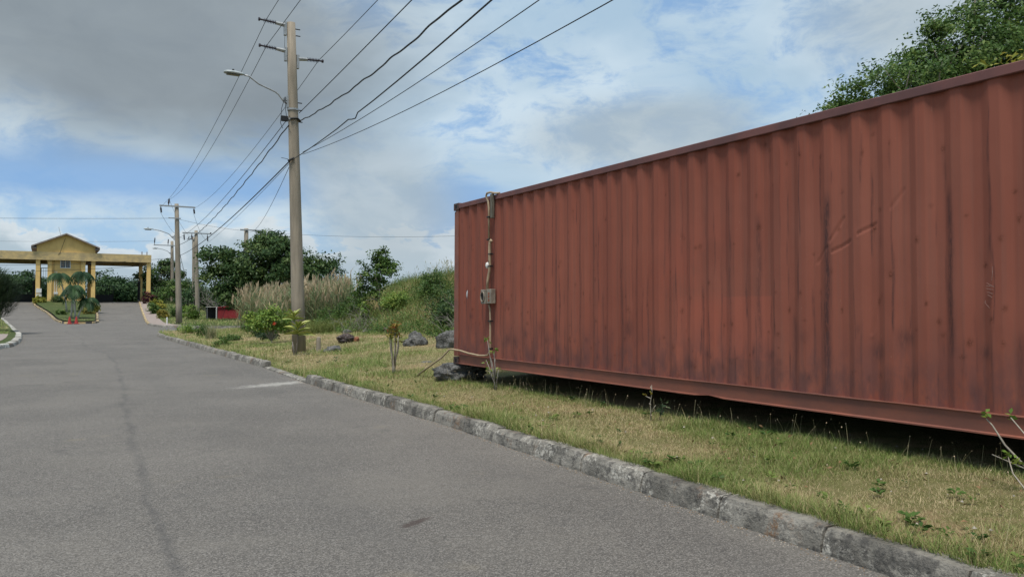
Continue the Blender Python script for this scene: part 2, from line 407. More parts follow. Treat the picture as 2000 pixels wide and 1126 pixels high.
G_ = lambda *a: list(a)
M['blade'] = leafy('grass_blade', [(0, (.135, .215, .048)), (.3, (.25, .28, .095)), (.55, (.40, .345, .175)), (1, (.54, .42, .265))], .3, .6)
M['bankblade'] = leafy('bank_grass', [(0, (.07, .12, .028)), (.4, (.165, .195, .055)), (.75, (.26, .245, .095)), (1, (.38, .29, .155))], .3, .6)
M['reed'] = leafy('reed', [(0, (.11, .175, .085)), (.4, (.21, .25, .125)), (.7, (.38, .31, .185)), (1, (.56, .44, .30))], .3, .6)
M['leaf_dark'] = leafy('dark_leaves', [(0, (.024, .055, .018)), (.45, (.055, .10, .030)), (1, (.15, .20, .06))], .25, .45)
M['leaf_mid'] = leafy('mid_leaves', [(0, (.038, .082, .020)), (.5, (.085, .15, .036)), (1, (.19, .25, .065))], .3, .45)
M['leaf_far'] = leafy('far_leaves', [(0, (.022, .052, .020)), (.5, (.040, .080, .028)), (1, (.075, .125, .042))], .25, .5)
M['leaf_bright'] = leafy('bright_leaves', [(0, (.09, .17, .03)), (.5, (.17, .26, .05)), (1, (.34, .38, .09))], .3, .45)
M['leaf_yellow'] = leafy('yellow_leaves', [(0, (.13, .17, .03)), (.5, (.32, .30, .05)), (1, (.48, .40, .08))], .3, .5)
M['leaf_wine'] = leafy('wine_leaves', [(0, (.035, .012, .016)), (.5, (.085, .020, .030)), (1, (.16, .05, .05))], .25, .5)
M['leaf_croton'] = leafy('croton_leaves', [(0, (.07, .10, .02)), (.4, (.17, .15, .03)), (.8, (.36, .28, .05)), (1, (.26, .09, .035))], .25, .5)
M['leaf_feather'] = leafy('feathery_leaves', [(0, (.03, .055, .025)), (.5, (.055, .085, .04)), (1, (.09, .12, .06))], .25, .6)
M['leaf_palm'] = leafy('palm_leaves', [(0, (.014, .038, .015)), (.5, (.026, .062, .022)), (1, (.05, .10, .035))], .2, .55)

# ------------------------------------------------------------------ terrain
ZR = ([-3000, 60, 75, 85, 95, 105, 112, 130, 4000], [0, 0, .1, .3, .95, 1.75, 2.25, 2.4, 2.4])
def zr(y): return np.interp(y, *ZR)
# edges of the raised ground, each as x over y
XK = ([-40, 0, 2.7, 5, 8.7, 15, 20, 28, 40, 44, 46.5, 48.6, 50.2, 51.4, 52.2, 52.8, 53.2], [3.6, 3.76, 3.85, 3.97, 4.18, 4.27, 4.52, 4.6, 4.75, 4.9, 5.1, 5.75, 6.8, 8.3, 10.5, 16, 60])
XV = ([60.3, 60.6, 61.0, 61.8, 63, 65, 67.3, 71, 75.5, 88.4, 103, 112, 150], [60, 16, 11, 9.3, 8.2, 7.45, 7.13, 7.15, 7.5, 8.45, 9.44, 10.1, 11.5])
XL = ([31.2, 31.4, 31.9, 32.6, 34.7, 38, 41.2, 49, 52.2, 67, 83, 89, 102, 111, 150], [-30, -6, -2.6, -1.5, -1.1, -1.0, -.99, -1.16, -1.33, -2.1, -3.1, -3.7, -4.2, -4.8, -6])
XN = ([-40, 10, 20, 24, 25.2, 25.9, 26.3, 26.5], [-1.9, -1.6, -1.35, -1.2, -1.25, -1.7, -3.5, -30])
def kx(tab, y): return np.interp(y, *tab)
def z_lawn(x, y):
    x = np.asarray(x, float); y = np.asarray(y, float)
    d = x - kx(XK, y)
    z = .13 + (.06 - .042 * smst((y - 27) / 14)) * np.clip(d, 0, 8)
    z = z + 2.5 * smst((x - 10.2) / 6.5) * (1 - smst((y - 38) / 12)) * smst((d - 2) / 4)
    z = z + .15 * smst((x - 7.7) / .5) * smst((13 - y) / 1.5)  # ground behind the container raised to block light through the gap beneath
    dip = smst((y - 14.9) / .5) * smst((20.0 - y) / .6) * np.exp(-(np.maximum(d, 0) / .9) ** 2)
    return z - .115 * dip + zr(y) + .05 * (fbm(x * .8, y * .8) - .5) * smst(d / .8)
def z_verge(x, y):
    d = np.asarray(x, float) - kx(XV, y)
    return .13 + .03 * np.clip(d, 0, 14) + zr(y) * (1 - .55 * smst((d - 3) / 10)) + .05 * (fbm(x * .8, np.asarray(y) * .8) - .5) * smst(d / .8)
def z_left(x, y, tab=XL):
    d = kx(tab, y) - np.asarray(x, float)
    return .13 + .03 * np.clip(d, 0, 8) + zr(y)

def sheet(name, ys, cols, xfun, zfun, mat, kind='structure', smooth=True):
    ys = np.asarray(ys, float); cols = np.asarray(cols, float)
    X = np.stack([xfun(y, cols) for y in ys]); Y = np.repeat(ys[:, None], len(cols), 1)
    Z = zfun(X, Y); n, m = X.shape
    V = np.stack([X, Y, Z], -1).reshape(-1, 3)
    i = np.arange((n - 1) * (m - 1)); r = i // (m - 1); c_ = i % (m - 1); a = r * m + c_
    o = arr_mesh(name, V, np.stack([a, a + 1, a + m + 1, a + m], 1), mat, smooth=smooth)
    if kind: o['kind'] = kind
    return o

ys_far = np.r_[-3000, -600, -100, -40, np.arange(0, 141, 5), 180, 260, 500, 1200, 3500]
sheet('ground', ys_far, np.r_[-3000, -600, -120, -60, -30, 0, 30, 60, 120, 600, 3000], lambda y, c_: c_, lambda x, y: zr(y) - .06, M['earth'])
sheet('road', np.arange(-40, 136, 2.0), np.r_[-40, -20, -10, np.arange(-6, 13, 1.0), 20, 40, 60], lambda y, c_: c_, lambda x, y: zr(y), M['asphalt'])
near_cols = np.r_[np.arange(0, 3.2, .2), np.arange(3.2, 14, .5), 16, 19, 23, 28, 36, 50, 80]
sheet('lawn', np.r_[-40, -25, -12, -6, np.arange(-3, 46.5, .5), np.arange(46.6, 53.2, .2)], near_cols, lambda y, c_: kx(XK, y) + .13 + c_, z_lawn, M['lawn'])
sheet('far_verge', np.r_[np.arange(60.4, 66, .2), np.arange(66, 150, 1.0)], near_cols, lambda y, c_: kx(XV, y) + .12 + c_, z_verge, M['earth'])
sheet('left_verge', np.r_[np.arange(31.3, 35, .2), np.arange(35, 150, 1.0)], -near_cols[::-1], lambda y, c_: kx(XL, y) - .12 + c_, z_left, M['earth'])
sheet('near_left_verge', np.r_[-40, -20, np.arange(-10, 24, 1.0), np.arange(24, 26.4, .15)], -near_cols[::-1], lambda y, c_: kx(XN, y) - .12 + c_, lambda x, y: z_left(x, y, XN), M['lawn'])
# paved footways
sheet('footway', np.r_[np.arange(64, 112, .8)], np.linspace(.14, 1.25, 5), lambda y, c_: kx(XV, y) + c_, lambda x, y: z_verge(x, y) + .012, M['paving'])
sheet('left_footway', np.r_[np.arange(33.0, 47.2, .5)], np.linspace(-30, -.55, 20), lambda y, c_: kx(XL, y) + c_, lambda x, y: z_left(x, y) + .012, M['paving'])
# island in front of the gatehouse
IL = ([77.0, 77.3, 78.2, 82.4, 94.6, 105, 111.3], [2.0, 1.5, 1.25, .95, .11, -1.14, -1.43])
IR = ([77.0, 77.3, 78.2, 80, 88.7, 103, 111.3], [2.4, 3.1, 3.55, 3.8, 4.2, 4.78, 5.05])
sheet('island', np.r_[77.05, 77.3, 77.6, 78.2, np.arange(79, 111.5, 1.0)], np.linspace(0, 1, 14),
      lambda y, c_: kx(IL, y) + .1 + c_ * (kx(IR, y) - kx(IL, y) - .2), lambda x, y: zr(y) + .16 + .12 * fbm(x, y), M['earth'])

# ------------------------------------------------------------------ kerbs, stone by stone
def resample(pts, step):
    pts = np.asarray(pts, float); seg = np.r_[0, np.cumsum(np.hypot(*(pts[1:] - pts[:-1]).T))]
    n = max(1, int(round(seg[-1] / step))); t = np.linspace(0, seg[-1], n + 1)
    return np.stack([np.interp(t, seg, pts[:, 0]), np.interp(t, seg, pts[:, 1])], 1), t
def kerb(name, pts, side, step, mats, hfun=None, wid=.15, seed=1, rough=.006, sub=4):
    """side = +1: the raised ground lies to the right of the walking direction"""
    rng = random.Random(seed)
    root = bpy.data.objects.new(name, None); link(root); root['kind'] = 'structure'
    P, T = resample(pts, step)
    for k in range(len(P) - 1):
        a, b = P[k], P[k + 1]; d = (b - a) / np.hypot(*(b - a)); nrm = np.array([d[1], -d[0]]) * side
        L = np.hypot(*(b - a)); g = .007
        h0 = .15 + rng.uniform(-.012, .010); jx = rng.uniform(-.010, .010)
        mid = (a + b) / 2
        if hfun: h0 = hfun(mid[0], mid[1], h0)
        if h0 <= .005: continue
        prof = [(-.035, -.06), (-.03, .02), (-.012, h0 * .75), (.012, h0), (.06, h0 + .004), (wid, h0), (wid, -.06)]
        vs, fs = [], []; m = len(prof)
        for i in range(sub + 1):
            t = i / sub; q = a + d * (g + t * (L - 2 * g)); end = .010 if i in (0, sub) else 0
            zb = float(zr(q[1]))
            for j, (u, v) in enumerate(prof):
                ro = rough if 0 < j < m - 1 else 0
                uu = u + jx + rng.uniform(-ro, ro) + (end if u < .05 else 0); vv = v + rng.uniform(-ro, ro) - (end * .8 if v > .05 else 0)
                vs.append((q[0] + nrm[0] * uu, q[1] + nrm[1] * uu, zb + vv))
        for i in range(sub):
            for j in range(m): fs.append((i * m + j, i * m + (j + 1) % m, (i + 1) * m + (j + 1) % m, (i + 1) * m + j))
        fs += [tuple(range(m))[::-1], tuple(sub * m + j for j in range(m))]
        MB().poly(vs, fs).build('kerb_stone', mats[k % len(mats)], root)
    return root
def edge_pts(tab, y0, y1, step=.4):
    ys = np.unique(np.r_[np.arange(y0, y1, step), [v for v in tab[0] if y0 <= v <= y1], y1])
    return [(kx(tab, y), y) for y in ys]
def drop(x, y, h):                       # lowered kerb across the driveway opening
    return .035 if 15.3 < y < 19.6 else h
kerb('kerb', [p for p in edge_pts(XK, -7.2, 53) if p[0] < 24], 1, .86, [M['kerb']], drop, seed=3, sub=5, rough=.0045)
kerb('verge_kerb', [p for p in edge_pts(XV, 60.5, 72.5) if p[0] < 20], 1, .75, [M['kerb']], seed=5, sub=2)
kerb('gate_kerb', edge_pts(XV, 72.6, 112), 1, .75, [M['kerb_yellow'], M['kerb_yellow'], M['kerb_black']], seed=6, sub=1)
kerb('left_kerb', [p for p in edge_pts(XL, 31.4, 88) if p[0] > -8], -1, .8, [M['kerb_white'], M['kerb_white'], M['kerb']], seed=8, wid=.24, sub=2)
kerb('near_left_kerb', [p for p in edge_pts(XN, -4, 26.4) if p[0] > -8], -1, .8, [M['kerb']], seed=9, sub=2)
isl = [(kx(IL, y), y) for y in np.arange(111, 77.2, -.5)] + [(2.0, 77.0), (2.4, 77.0)] + [(kx(IR, y), y) for y in np.arange(77.3, 111.2, .5)]
kerb('island_kerb', isl, 1, .62, [M['kerb_yellow'], M['kerb_black']], seed=10, sub=1, wid=.18)

# ------------------------------------------------------------------ shipping container
CX, CY, CZ = 5.74 + 1.219, 5.595, .52
CL, CW, CH = 12.19, 2.438, 2.59
container = thing('shipping_container', 'long weathered rust-red corrugated shipping container standing on stones beside the kerb', 'container', (CX, CY, CZ))
def corr_profile(length, pitch=.278, dep=.029, sub=4):
    pts = []; n = int(length / pitch); st = (length - n * pitch) / 2
    pts.append((0, 0.0))
    def seg(u0, d0, u1, d1):
        for i in range(1, sub + 1): pts.append((u0 + (u1 - u0) * i / sub, d0 + (d1 - d0) * i / sub))
    u = st
    if st > 0: seg(0, 0, st, 0)
    for _ in range(n):
        seg(u, 0, u + .036, 0); seg(u + .036, 0, u + .104, dep); seg(u + .104, dep, u + .174, dep); seg(u + .174, dep, u + .242, 0); seg(u + .242, 0, u + pitch, 0)
        u += pitch
    if length - u > 1e-4: seg(u, 0, length, 0)
    return np.array(pts)
creases = [(4.45, 1.89, 4.28, 1.97, .010, .009), (4.20, 2.02, 4.05, 2.09, .010, .009), (4.47, 1.98, 4.35, 2.17, .008, .010), (4.62, 1.80, 4.50, 1.93, .006, .010),
           (3.9, 2.2, 3.8, 2.34, .005, .010), (4.1, 1.2, 4.0, 1.5, .005, .010)]
def wall_marks(U, Z, seed=12):
    """grime runs, rust chips and faded areas on the side: all with shapes of their own"""
    r_ = np.random.default_rng(seed); S_ = np.zeros_like(U); Rr = np.zeros_like(U)
    st0 = -(CL - .30) / 2 + ((CL - .30) - int((CL - .30) / .278) * .278) / 2
    def run(u, w, za, zb, k):
        nonlocal S_
        wob = .006 * np.sin(Z * 9 + u * 31)
        m_ = np.exp(-((U - u + wob) / w) ** 2) * smst((Z - za) / .12) * smst((zb - Z) / .18); S_ = np.maximum(S_, k * m_)
    for _ in range(230):
        u = st0 + int(r_.integers(0, 42)) * .278 + r_.choice([.036, .104, .174, .242]) + .006 * r_.normal()
        zb = r_.uniform(.3, 2.5); run(u, r_.uniform(.004, .009), max(.1, zb - r_.uniform(.15, 1.2)), zb, r_.uniform(.3, .85))
    for (yw, w, za, zb, k) in ((4.50, .032, .65, 2.45, .85), (3.43, .030, 1.0, 2.35, .7), (5.26, .022, .6, 2.35, .55), (5.62, .018, .55, 2.2, .5), (4.86, .03, .6, 1.4, .5), (6.02, .014, .6, 1.7, .6), (3.95, .05, .55, 1.0, .45), (7.3, .018, .7, 1.7, .5), (8.7, .016, .8, 2.2, .5), (9.6, .016, .7, 1.6, .5), (2.95, .035, .7, 1.3, .5)):
        run(yw - CY, w, za - CZ, zb - CZ, k)
    for _ in range(90):                     # smudges low on the wall
        u = r_.uniform(-5.8, 5.8); z = .16 + abs(r_.normal()) * .25; a, b = r_.uniform(.02, .07), r_.uniform(.03, .10)
        S_ = np.maximum(S_, r_.uniform(.3, .75) * np.exp(-((U - u) / a) ** 2 - ((Z - z) / b) ** 2))
    for _ in range(300):                    # chips
        u = r_.uniform(-5.9, 5.9); z = .15 + 2.3 * r_.random() ** 1.5; a, b = r_.uniform(.008, .022), r_.uniform(.008, .03)
        Rr = np.maximum(Rr, r_.uniform(.5, 1.0) * np.exp(-((U - u) / a) ** 2 - ((Z - z) / b) ** 2))
        if r_.random() < .4: run(u, .008, max(.1, z - r_.uniform(.1, .4)), z + .05, r_.uniform(.2, .5))
    F_ = np.clip((fbm(U * .45 + 8, Z * .6 + 2) - .45) * 4, 0, 1)
    return S_, Rr, F_
def side_wall(x_face, sign, dents=True):
    z0, z1 = .145, CH - .075
    pr = corr_profile(CL - .30, sub=6 if dents else 1); U = pr[:, 0] - (CL - .30) / 2; D = pr[:, 1]
    zs = np.linspace(z0, z1, 150 if dents else 12)
    UU, ZZ = np.meshgrid(U, zs); DD = np.repeat(D[None], len(zs), 0) + .006
    DD = DD +   .012 * (fbm(UU * 1.3 + 3, ZZ * 1.1) - .5) + .004 * (fbm(UU * 4 + 9, ZZ * 3) - .5)
    if dents:
        for (ya, za, yb, zb, dep, w) in creases:
            a = np.array([ya - CY, za - CZ]); b = np.array([yb - CY, zb - CZ]); ab = b - a
            t = np.clip(((UU - a[0]) * ab[0] + (ZZ - a[1]) * ab[1]) / (ab @ ab), 0, 1)
            dist = np.hypot(UU - a[0] - t * ab[0], ZZ - a[1] - t * ab[1])
            DD = DD + dep * np.exp(-(dist / w) ** 2) - .12 * dep * np.exp(-((dist - 2.2 * w) / w) ** 2)
    V = np.stack([x_face + sign * np.maximum(DD, .003), UU, ZZ], -1).reshape(-1, 3)
    n, m = UU.shape; i = np.arange((n - 1) * (m - 1)); a = (i // (m - 1)) * m + i % (m - 1)
    F4 = np.stack([a, a + 1, a + m + 1, a + m], 1)
    o = arr_mesh('side_wall', V, F4 if sign < 0 else F4[:, ::-1], M['container'], container)
    for nm, a_ in zip(('stain', 'rust', 'fade'), wall_marks(UU, ZZ, 12 if dents else 13)):
        at = o.data.attributes.new(nm, 'FLOAT', 'POINT'); at.data.foreach_set('value', a_.astype(np.float32).ravel())
    return o
XF = -CW / 2
side_wall(XF + .014, 1); side_wall(-XF - .014, -1, False)
# end walls and roof, corrugated too
for ye, sg in ((CL / 2 - .03, -1), (-CL / 2 + .03, 1)):
    pr = corr_profile(CW - .3, .25, .045, 1)
    V = [(u - (CW - .3) / 2, ye + sg * d, z) for z in (.15, CH - .09) for u, d in pr]; m = len(pr)
    arr_mesh('end_wall', V, [(k, k + 1, m + k + 1, m + k) for k in range(m - 1)], M['container'], container)
pr = corr_profile(CL - .3, .209, .02, 1); m = len(pr)
V = [(x, u - (CL - .3) / 2, CH - .03 - d) for x in (XF + .06, -XF - .06) for u, d in pr]
arr_mesh('roof', V, [(k, k + 1, m + k + 1, m + k) for k in range(m - 1)], M['rail_top'], container)
MB().box(XF + .05, -XF - .05, -CL / 2 + .1, CL / 2 - .1, .09, .125).build('floor', M['dark'], container)
rngc = random.Random(4)
for sx in (-1, 1):
    x = sx * (CW / 2)
    # top side rail: a square tube, slightly wavy from use
    MB().box(min(x, x - sx * .06), max(x, x - sx * .06), -CL / 2 + .16, CL / 2 - .16, CH - .082, CH - .006, .006).build('top_rail', M['rail_top'], container)
    # bottom side rail: channel with a thin lip above and below; its lower edge is bent in places
    ys = np.linspace(-CL / 2 + .165, CL / 2 - .165, 60); vs, fs = [], []
    for i, yy in enumerate(ys):
        kink = .012 * float(fbm(np.array(yy * .8 + 4), np.array(2.2)) - .5) - (.02 * math.exp(-((yy + CY - 5.9) / .12) ** 2)) * (1 if sx < 0 else 0)
        lip = .010 * float(fbm(np.array(yy * 1.6), np.array(7.2)) - .5)
        for (u, v) in ((-.004, .152 + lip), (-.006, .143 + lip), (.014, .138), (.014, .012), (-.002, .006 - kink), (-.002, -.004 - kink), (.05, -.004 - kink), (.05, .148)):
            vs.append((x - sx * u, yy, v))
    for i in range(len(ys) - 1):
        for j in range(8): fs.append((i * 8 + j, i * 8 + (j + 1) % 8, (i + 1) * 8 + (j + 1) % 8, (i + 1) * 8 + j))
    fs += [tuple(range(8)), tuple(59 * 8 + j for j in range(8))[::-1]]
    MB().poly(vs, fs).build('bottom_rail', M['rail'], container)
    for sy in (-1, 1):
        y = sy * CL / 2
        pm = MB()
        pm.prism([(x, .12), (x - sx * .012, CH - .12), (x - sx * .1, CH - .12), (x - sx * .1, .12)][:4], y, y - sy * .06)
        pm.box(min(x - sx * .004, x - sx * .03), max(x - sx * .004, x - sx * .03), min(y - sy * .06, y - sy * .155), max(y - sy * .06, y - sy * .155), .12, CH - .11)
        pm.build('corner_post', M['rail'], container)
        for z0 in (-.012, CH - .118 + .012):
            cs = MB().box(min(x + sx * .008, x - sx * .154), max(x + sx * .008, x - sx * .154), min(y + sy * .006, y - sy * .17), max(y + sy * .006, y - sy * .17), z0, z0 + .118, .008).build('corner_casting', M['casting'], container)
            MB().box(min(x + sx * .0095, x), max(x + sx * .0095, x), y - sy * .115, y - sy * .055, z0 + .03, z0 + .088, .0).build('casting_hole', M['dark'], cs)
for sy in (-1, 1):
    y = sy * (CL / 2)
    MB().box(-CW / 2 + .16, CW / 2 - .16, min(y, y - sy * .06), max(y, y - sy * .06), CH - .10, CH - .006).build('end_rail', M['rail_top'], container)
    MB().box(-CW / 2 + .16, CW / 2 - .16, min(y, y - sy * .06), max(y, y - sy * .06), 0, .15).build('end_rail', M['rail'], container)
for k in range(38):
    yy = -CL / 2 + .5 + k * .30
    MB().box(-CW / 2 + .06, CW / 2 - .06, yy, yy + .045, .012, .088).build('cross_member', M['dark'], container)
# wiring fixed to the side
def L(y, z, off=0.0): return (XF - off, y - CY, z - CZ)
cond = MB()
cond.tube([L(10.44, 2.42, .03), L(10.445, 2.9, .03), L(10.46, 3.02, .035), L(10.50, 3.10, .05), L(10.47, 3.14, .05), L(10.38, 3.145, .04), L(10.28, 3.12, .02), L(10.2, 3.115, -.02)], .016, 8)
cond.build('conduit', M['pvc'], container, True)
cd2 = MB().tube([L(10.355, 2.40, .03), L(10.375, 2.425, .035), L(10.40, 2.40, .035), L(10.40, 2.05, .035), L(10.42, 1.96, .035), L(10.47, 1.83, .035), L(10.478, 1.68, .04)], .021, 8).build('conduit', M['pvc'], container, True)
MB().tube([L(10.44, 2.40, .03), L(10.45, 2.14, .03), L(10.46, 2.10, .03)], .009, 6).build('cable', M['pvc'], container, True)
ball = MB(); ball.tube([L(10.475, 2.10, .03), L(10.48, 2.085, .03), L(10.485, 2.05, .03), L(10.48, 2.02, .03), L(10.475, 2.005, .03)], [.012, .03, .036, .028, .008], 8)
ball.build('junction_knob', M['white'], container, True)
low = MB().tube([L(10.44, 1.47, .03), L(10.41, 1.40, .03), L(10.40, 1.25, .03), L(10.40, .82, .03), L(10.40, .78, .035), L(10.43, .715, .05), L(10.52, .70, .05), L(10.75, .69, .035),
                  L(11.1, .705, .03), L(11.4, .735, .03), L(11.66, .745, .05), L(11.76, .735, .05), L(11.95, .60, .09), L(12.83, .24, .15)], .0145, 8).build('conduit', M['pvc'], container, True)
for yy, zz, par in ((10.445, 2.78, container), (10.40, 2.22, container), (10.41, 2.04, container), (10.44, 2.44, container), (10.40, 1.22, container), (10.40, .81, container)):
    MB().box(XF - .055, XF + .002, yy - CY - .035, yy - CY + .035, zz - CZ - .011, zz - CZ + .011, .003).build('strap', M['black'], container)
bt = MB().box(XF - .045, XF - .005, 10.32 - CY, 10.385 - CY, 2.755 - CZ, 3.118 - CZ, .004); bt.build('batten', M['wood'], container)
mbx = MB().box(XF - .10, XF - .002, 10.43 - CY, 10.575 - CY, 1.475 - CZ, 1.69 - CZ, .006).build('meter_box', M['box'], container)
ring = MB(); cy_, cz_ = 10.503 - CY, 1.585 - CZ
nn = 24
vs = []
for r_, xo in ((.084, -.102), (.082, -.118), (.068, -.118), (.066, -.104)):
    vs += [(XF + xo, cy_ + .72 * r_ * math.cos(2 * math.pi * k / nn), cz_ + r_ * math.sin(2 * math.pi * k / nn)) for k in range(nn)]
ring.poly(vs, [(i * nn + k, i * nn + (k + 1) % nn, (i + 1) * nn + (k + 1) % nn, (i + 1) * nn + k) for i in range(3) for k in range(nn)])
ring.build('socket_ring', M['box'], mbx)
MB().poly([(XF - .1035, cy_ + .047 * math.cos(2 * math.pi * k / nn), cz_ + .066 * math.sin(2 * math.pi * k / nn)) for k in range(nn)], [tuple(range(nn))]).build('socket_hole', M['dark'], mbx)
br = MB().box(XF - .085, XF - .002, 10.285 - CY, 10.418 - CY, 1.48 - CZ, 1.695 - CZ, .006).build('breaker_box', M['box'], container)
for (za, zb) in ((1.61, 1.645), (1.565, 1.60), (1.51, 1.55)):
    MB().box(XF - .0875, XF - .08, 10.325 - CY, 10.375 - CY, za - CZ, zb - CZ).build('breaker_switch', M['rust'], br)
# half-moon sticker and faded chalk strokes
hm = [(XF - .008 + .0, 11.20 - CY, 1.63 - CZ - .068)] + [(XF - .008, 11.20 - CY + .05 * math.cos(a) - .02, 1.63 - CZ + .068 * math.sin(a)) for a in np.linspace(-math.pi / 2, math.pi / 2, 12)]
vsd = hm + [(p[0] + .0015, p[1], p[2]) for p in hm]; kk = len(hm)
MB().poly(vsd, [tuple(range(kk)), tuple(range(kk, 2 * kk))[::-1]]).build('sticker', M['sticker'], container)
chk = random.Random(8)
ym = MB()
for (za, zb, ya, yb) in ((1.70, 1.60, 3.115, 3.12), (1.585, 1.56, 3.155, 3.11), (1.565, 1.555, 3.16, 3.105), (1.545, 1.535, 3.16, 3.11), (1.52, 1.505, 3.155, 3.115), (1.50, 1.48, 3.15, 3.12), (1.46, 1.43, 3.165, 3.16), (1.43, 1.405, 3.16, 3.14)):
    xo = XF + .008
    ym.tube([(xo, ya - CY, za - CZ), (xo - .001, (ya + yb) / 2 - CY + chk.uniform(-.006, .006), (za + zb) / 2 - CZ), (xo, yb - CY, zb - CZ)], .0022, 4)
ym.build('chalk_mark', M['chalk'], container)

# ------------------------------------------------------------------ stones
def boulder(name, label, cat, loc, size, seed, mat, rz=0.0, group=None, flat_top=None, sub=4, rough=.35):
    bm = bmesh.new(); bmesh.ops.create_icosphere(bm, subdivisions=sub, radius=1)
    off = Vector((seed * 13.7, seed * 5.1, seed * 9.3))
    for v in bm.verts:
        p = v.co.copy()
        d = 1 + rough * mnoise.fractal(p * 1.3 + off, .9, 2.2, 5) + .5 * rough * abs(mnoise.noise(p * 3.1 + off))
        d -= .25 * rough * mnoise.cell(p * 2.2 + off)
        q = p * d
        q = Vector((q.x * size[0], q.y * size[1], q.z * size[2]))
        if flat_top is not None and q.z > flat_top: q.z = flat_top + (q.z - flat_top) * .1
        v.co = q
    me = bpy.data.meshes.new(name); bm.to_mesh(me); bm.free(); me.polygons.foreach_set('use_smooth', np.ones(len(me.polygons), bool)); me.materials.append(mat)
    o = link(bpy.data.objects.new(name, me)); o.location = loc; o.rotation_euler = (0, 0, rz)
    return tag(o, label, cat, group)
boulder('boulder', 'dark grey limestone boulder on the lawn, left of its pair near the container end', 'rock', (8.79, 20.3, .44), (.31, .28, .27), 1, M['rock'], .5)
boulder('boulder', 'pitted grey limestone boulder half hidden behind the container end', 'rock', (9.05, 18.65, .47), (.33, .34, .36), 2, M['rock'], .2)
boulder('footing_stone', 'flat rough grey stone propping up the far corner of the container', 'rock', (5.98, 11.86, .36), (.42, .40, .17), 3, M['rock'], .9, flat_top=.145)
boulder('footing_stone', 'grey stone under the near front corner of the container', 'rock', (6.0, .2, .33), (.3, .3, .19), 4, M['rock'], .3, flat_top=.165)
boulder('footing_stone', 'stone under the hidden rear far corner of the container', 'rock', (7.95, 11.4, .34), (.3, .3, .2), 5, M['rock'], .3, flat_top=.16)
boulder('footing_stone', 'stone under the hidden rear near corner of the container', 'rock', (7.95, -.2, .34), (.3, .3, .2), 6, M['rock'], .3, flat_top=.16)
boulder('stone', 'dark brown stone lying in the grass beyond the stub post', 'rock', (8.05, 24.06, .47), (.24, .2, .14), 7, M['rock_red'], .2)
boulder('clay_lump', 'orange lump of clay beside the dark brown stone', 'clay', (8.38, 24.0, .43), (.1, .1, .09), 8, M['clay'], .2, sub=3)
boulder('stone', 'low pale grey stone in the grass just right of the stub post', 'rock', (6.6, 20.8, .28), (.27, .2, .12), 9, M['rock'], .7)
for i, (x, y, s_) in enumerate(((10.6, 29.0, .22), (10.75, 27.2, .26), (10.3, 30.6, .2), (6.9, 15.3, .14))):
    boulder('stone', ['pale flat stone at the foot of the grassy bank, middle of three', 'tan stone at the foot of the grassy bank, nearest the container', 'small stone at the foot of the bank, farthest from the container', 'worn pale stone flush in the lawn left of the container corner'][i],
            'rock', (x, y, float(z_lawn(x, y)) + s_ * (.25 if i < 3 else -.05)), (s_, s_ * .8, s_ * (.6 if i < 3 else .25)), 11 + i, M['rock_red'] if i < 2 else M['rock'], i, sub=3)

# ------------------------------------------------------------------ utility poles and wires
def pole_shaft(root, base, top, rb, rt):
    n = 6; pts = [Vector(base).lerp(Vector(top), i / n) for i in range(n + 1)]
    o = MB().tube([p - root.location for p in pts], [rb + (rt - rb) * i / n for i in range(n + 1)], 20).build('shaft', M['pole'], root)
    me = o.data
    for p in me.polygons: p.use_smooth = len(p.vertices) == 4
    return o
def post_insulator(root, a, dirx, ln=.78):
    """bracket + ribbed post insulator sticking out sideways from point a (root-local)"""
    x, y, z = a; s = dirx
    b = MB().box(min(x, x + s * .07), max(x, x + s * .07), y - .05, y + .05, z - .28, z + .10, .004)
    b.tube([(x + s * .05, y, z), (x + s * .30, y, z + .02)], [.06, .045], 8)
    b.build('insulator_bracket', M['steel'], root)
    pts, rad = [], []
    for k in range(8):
        u = .30 + .042 * k
        for du, r_ in ((0, .022), (.006, .06), (.012, .022)): pts.append((x + s * (u + du), y, z + .02 + (u - .3) * .05)); rad.append(r_)
    pts += [(x + s * ln, y, z + .04), (x + s * (ln + .01), y, z + .04), (x + s * (ln + .05), y, z + .04)]; rad += [.024, .05, .045]
    MB().tube(pts, rad, 10).build('insulator', M['insul'], root)
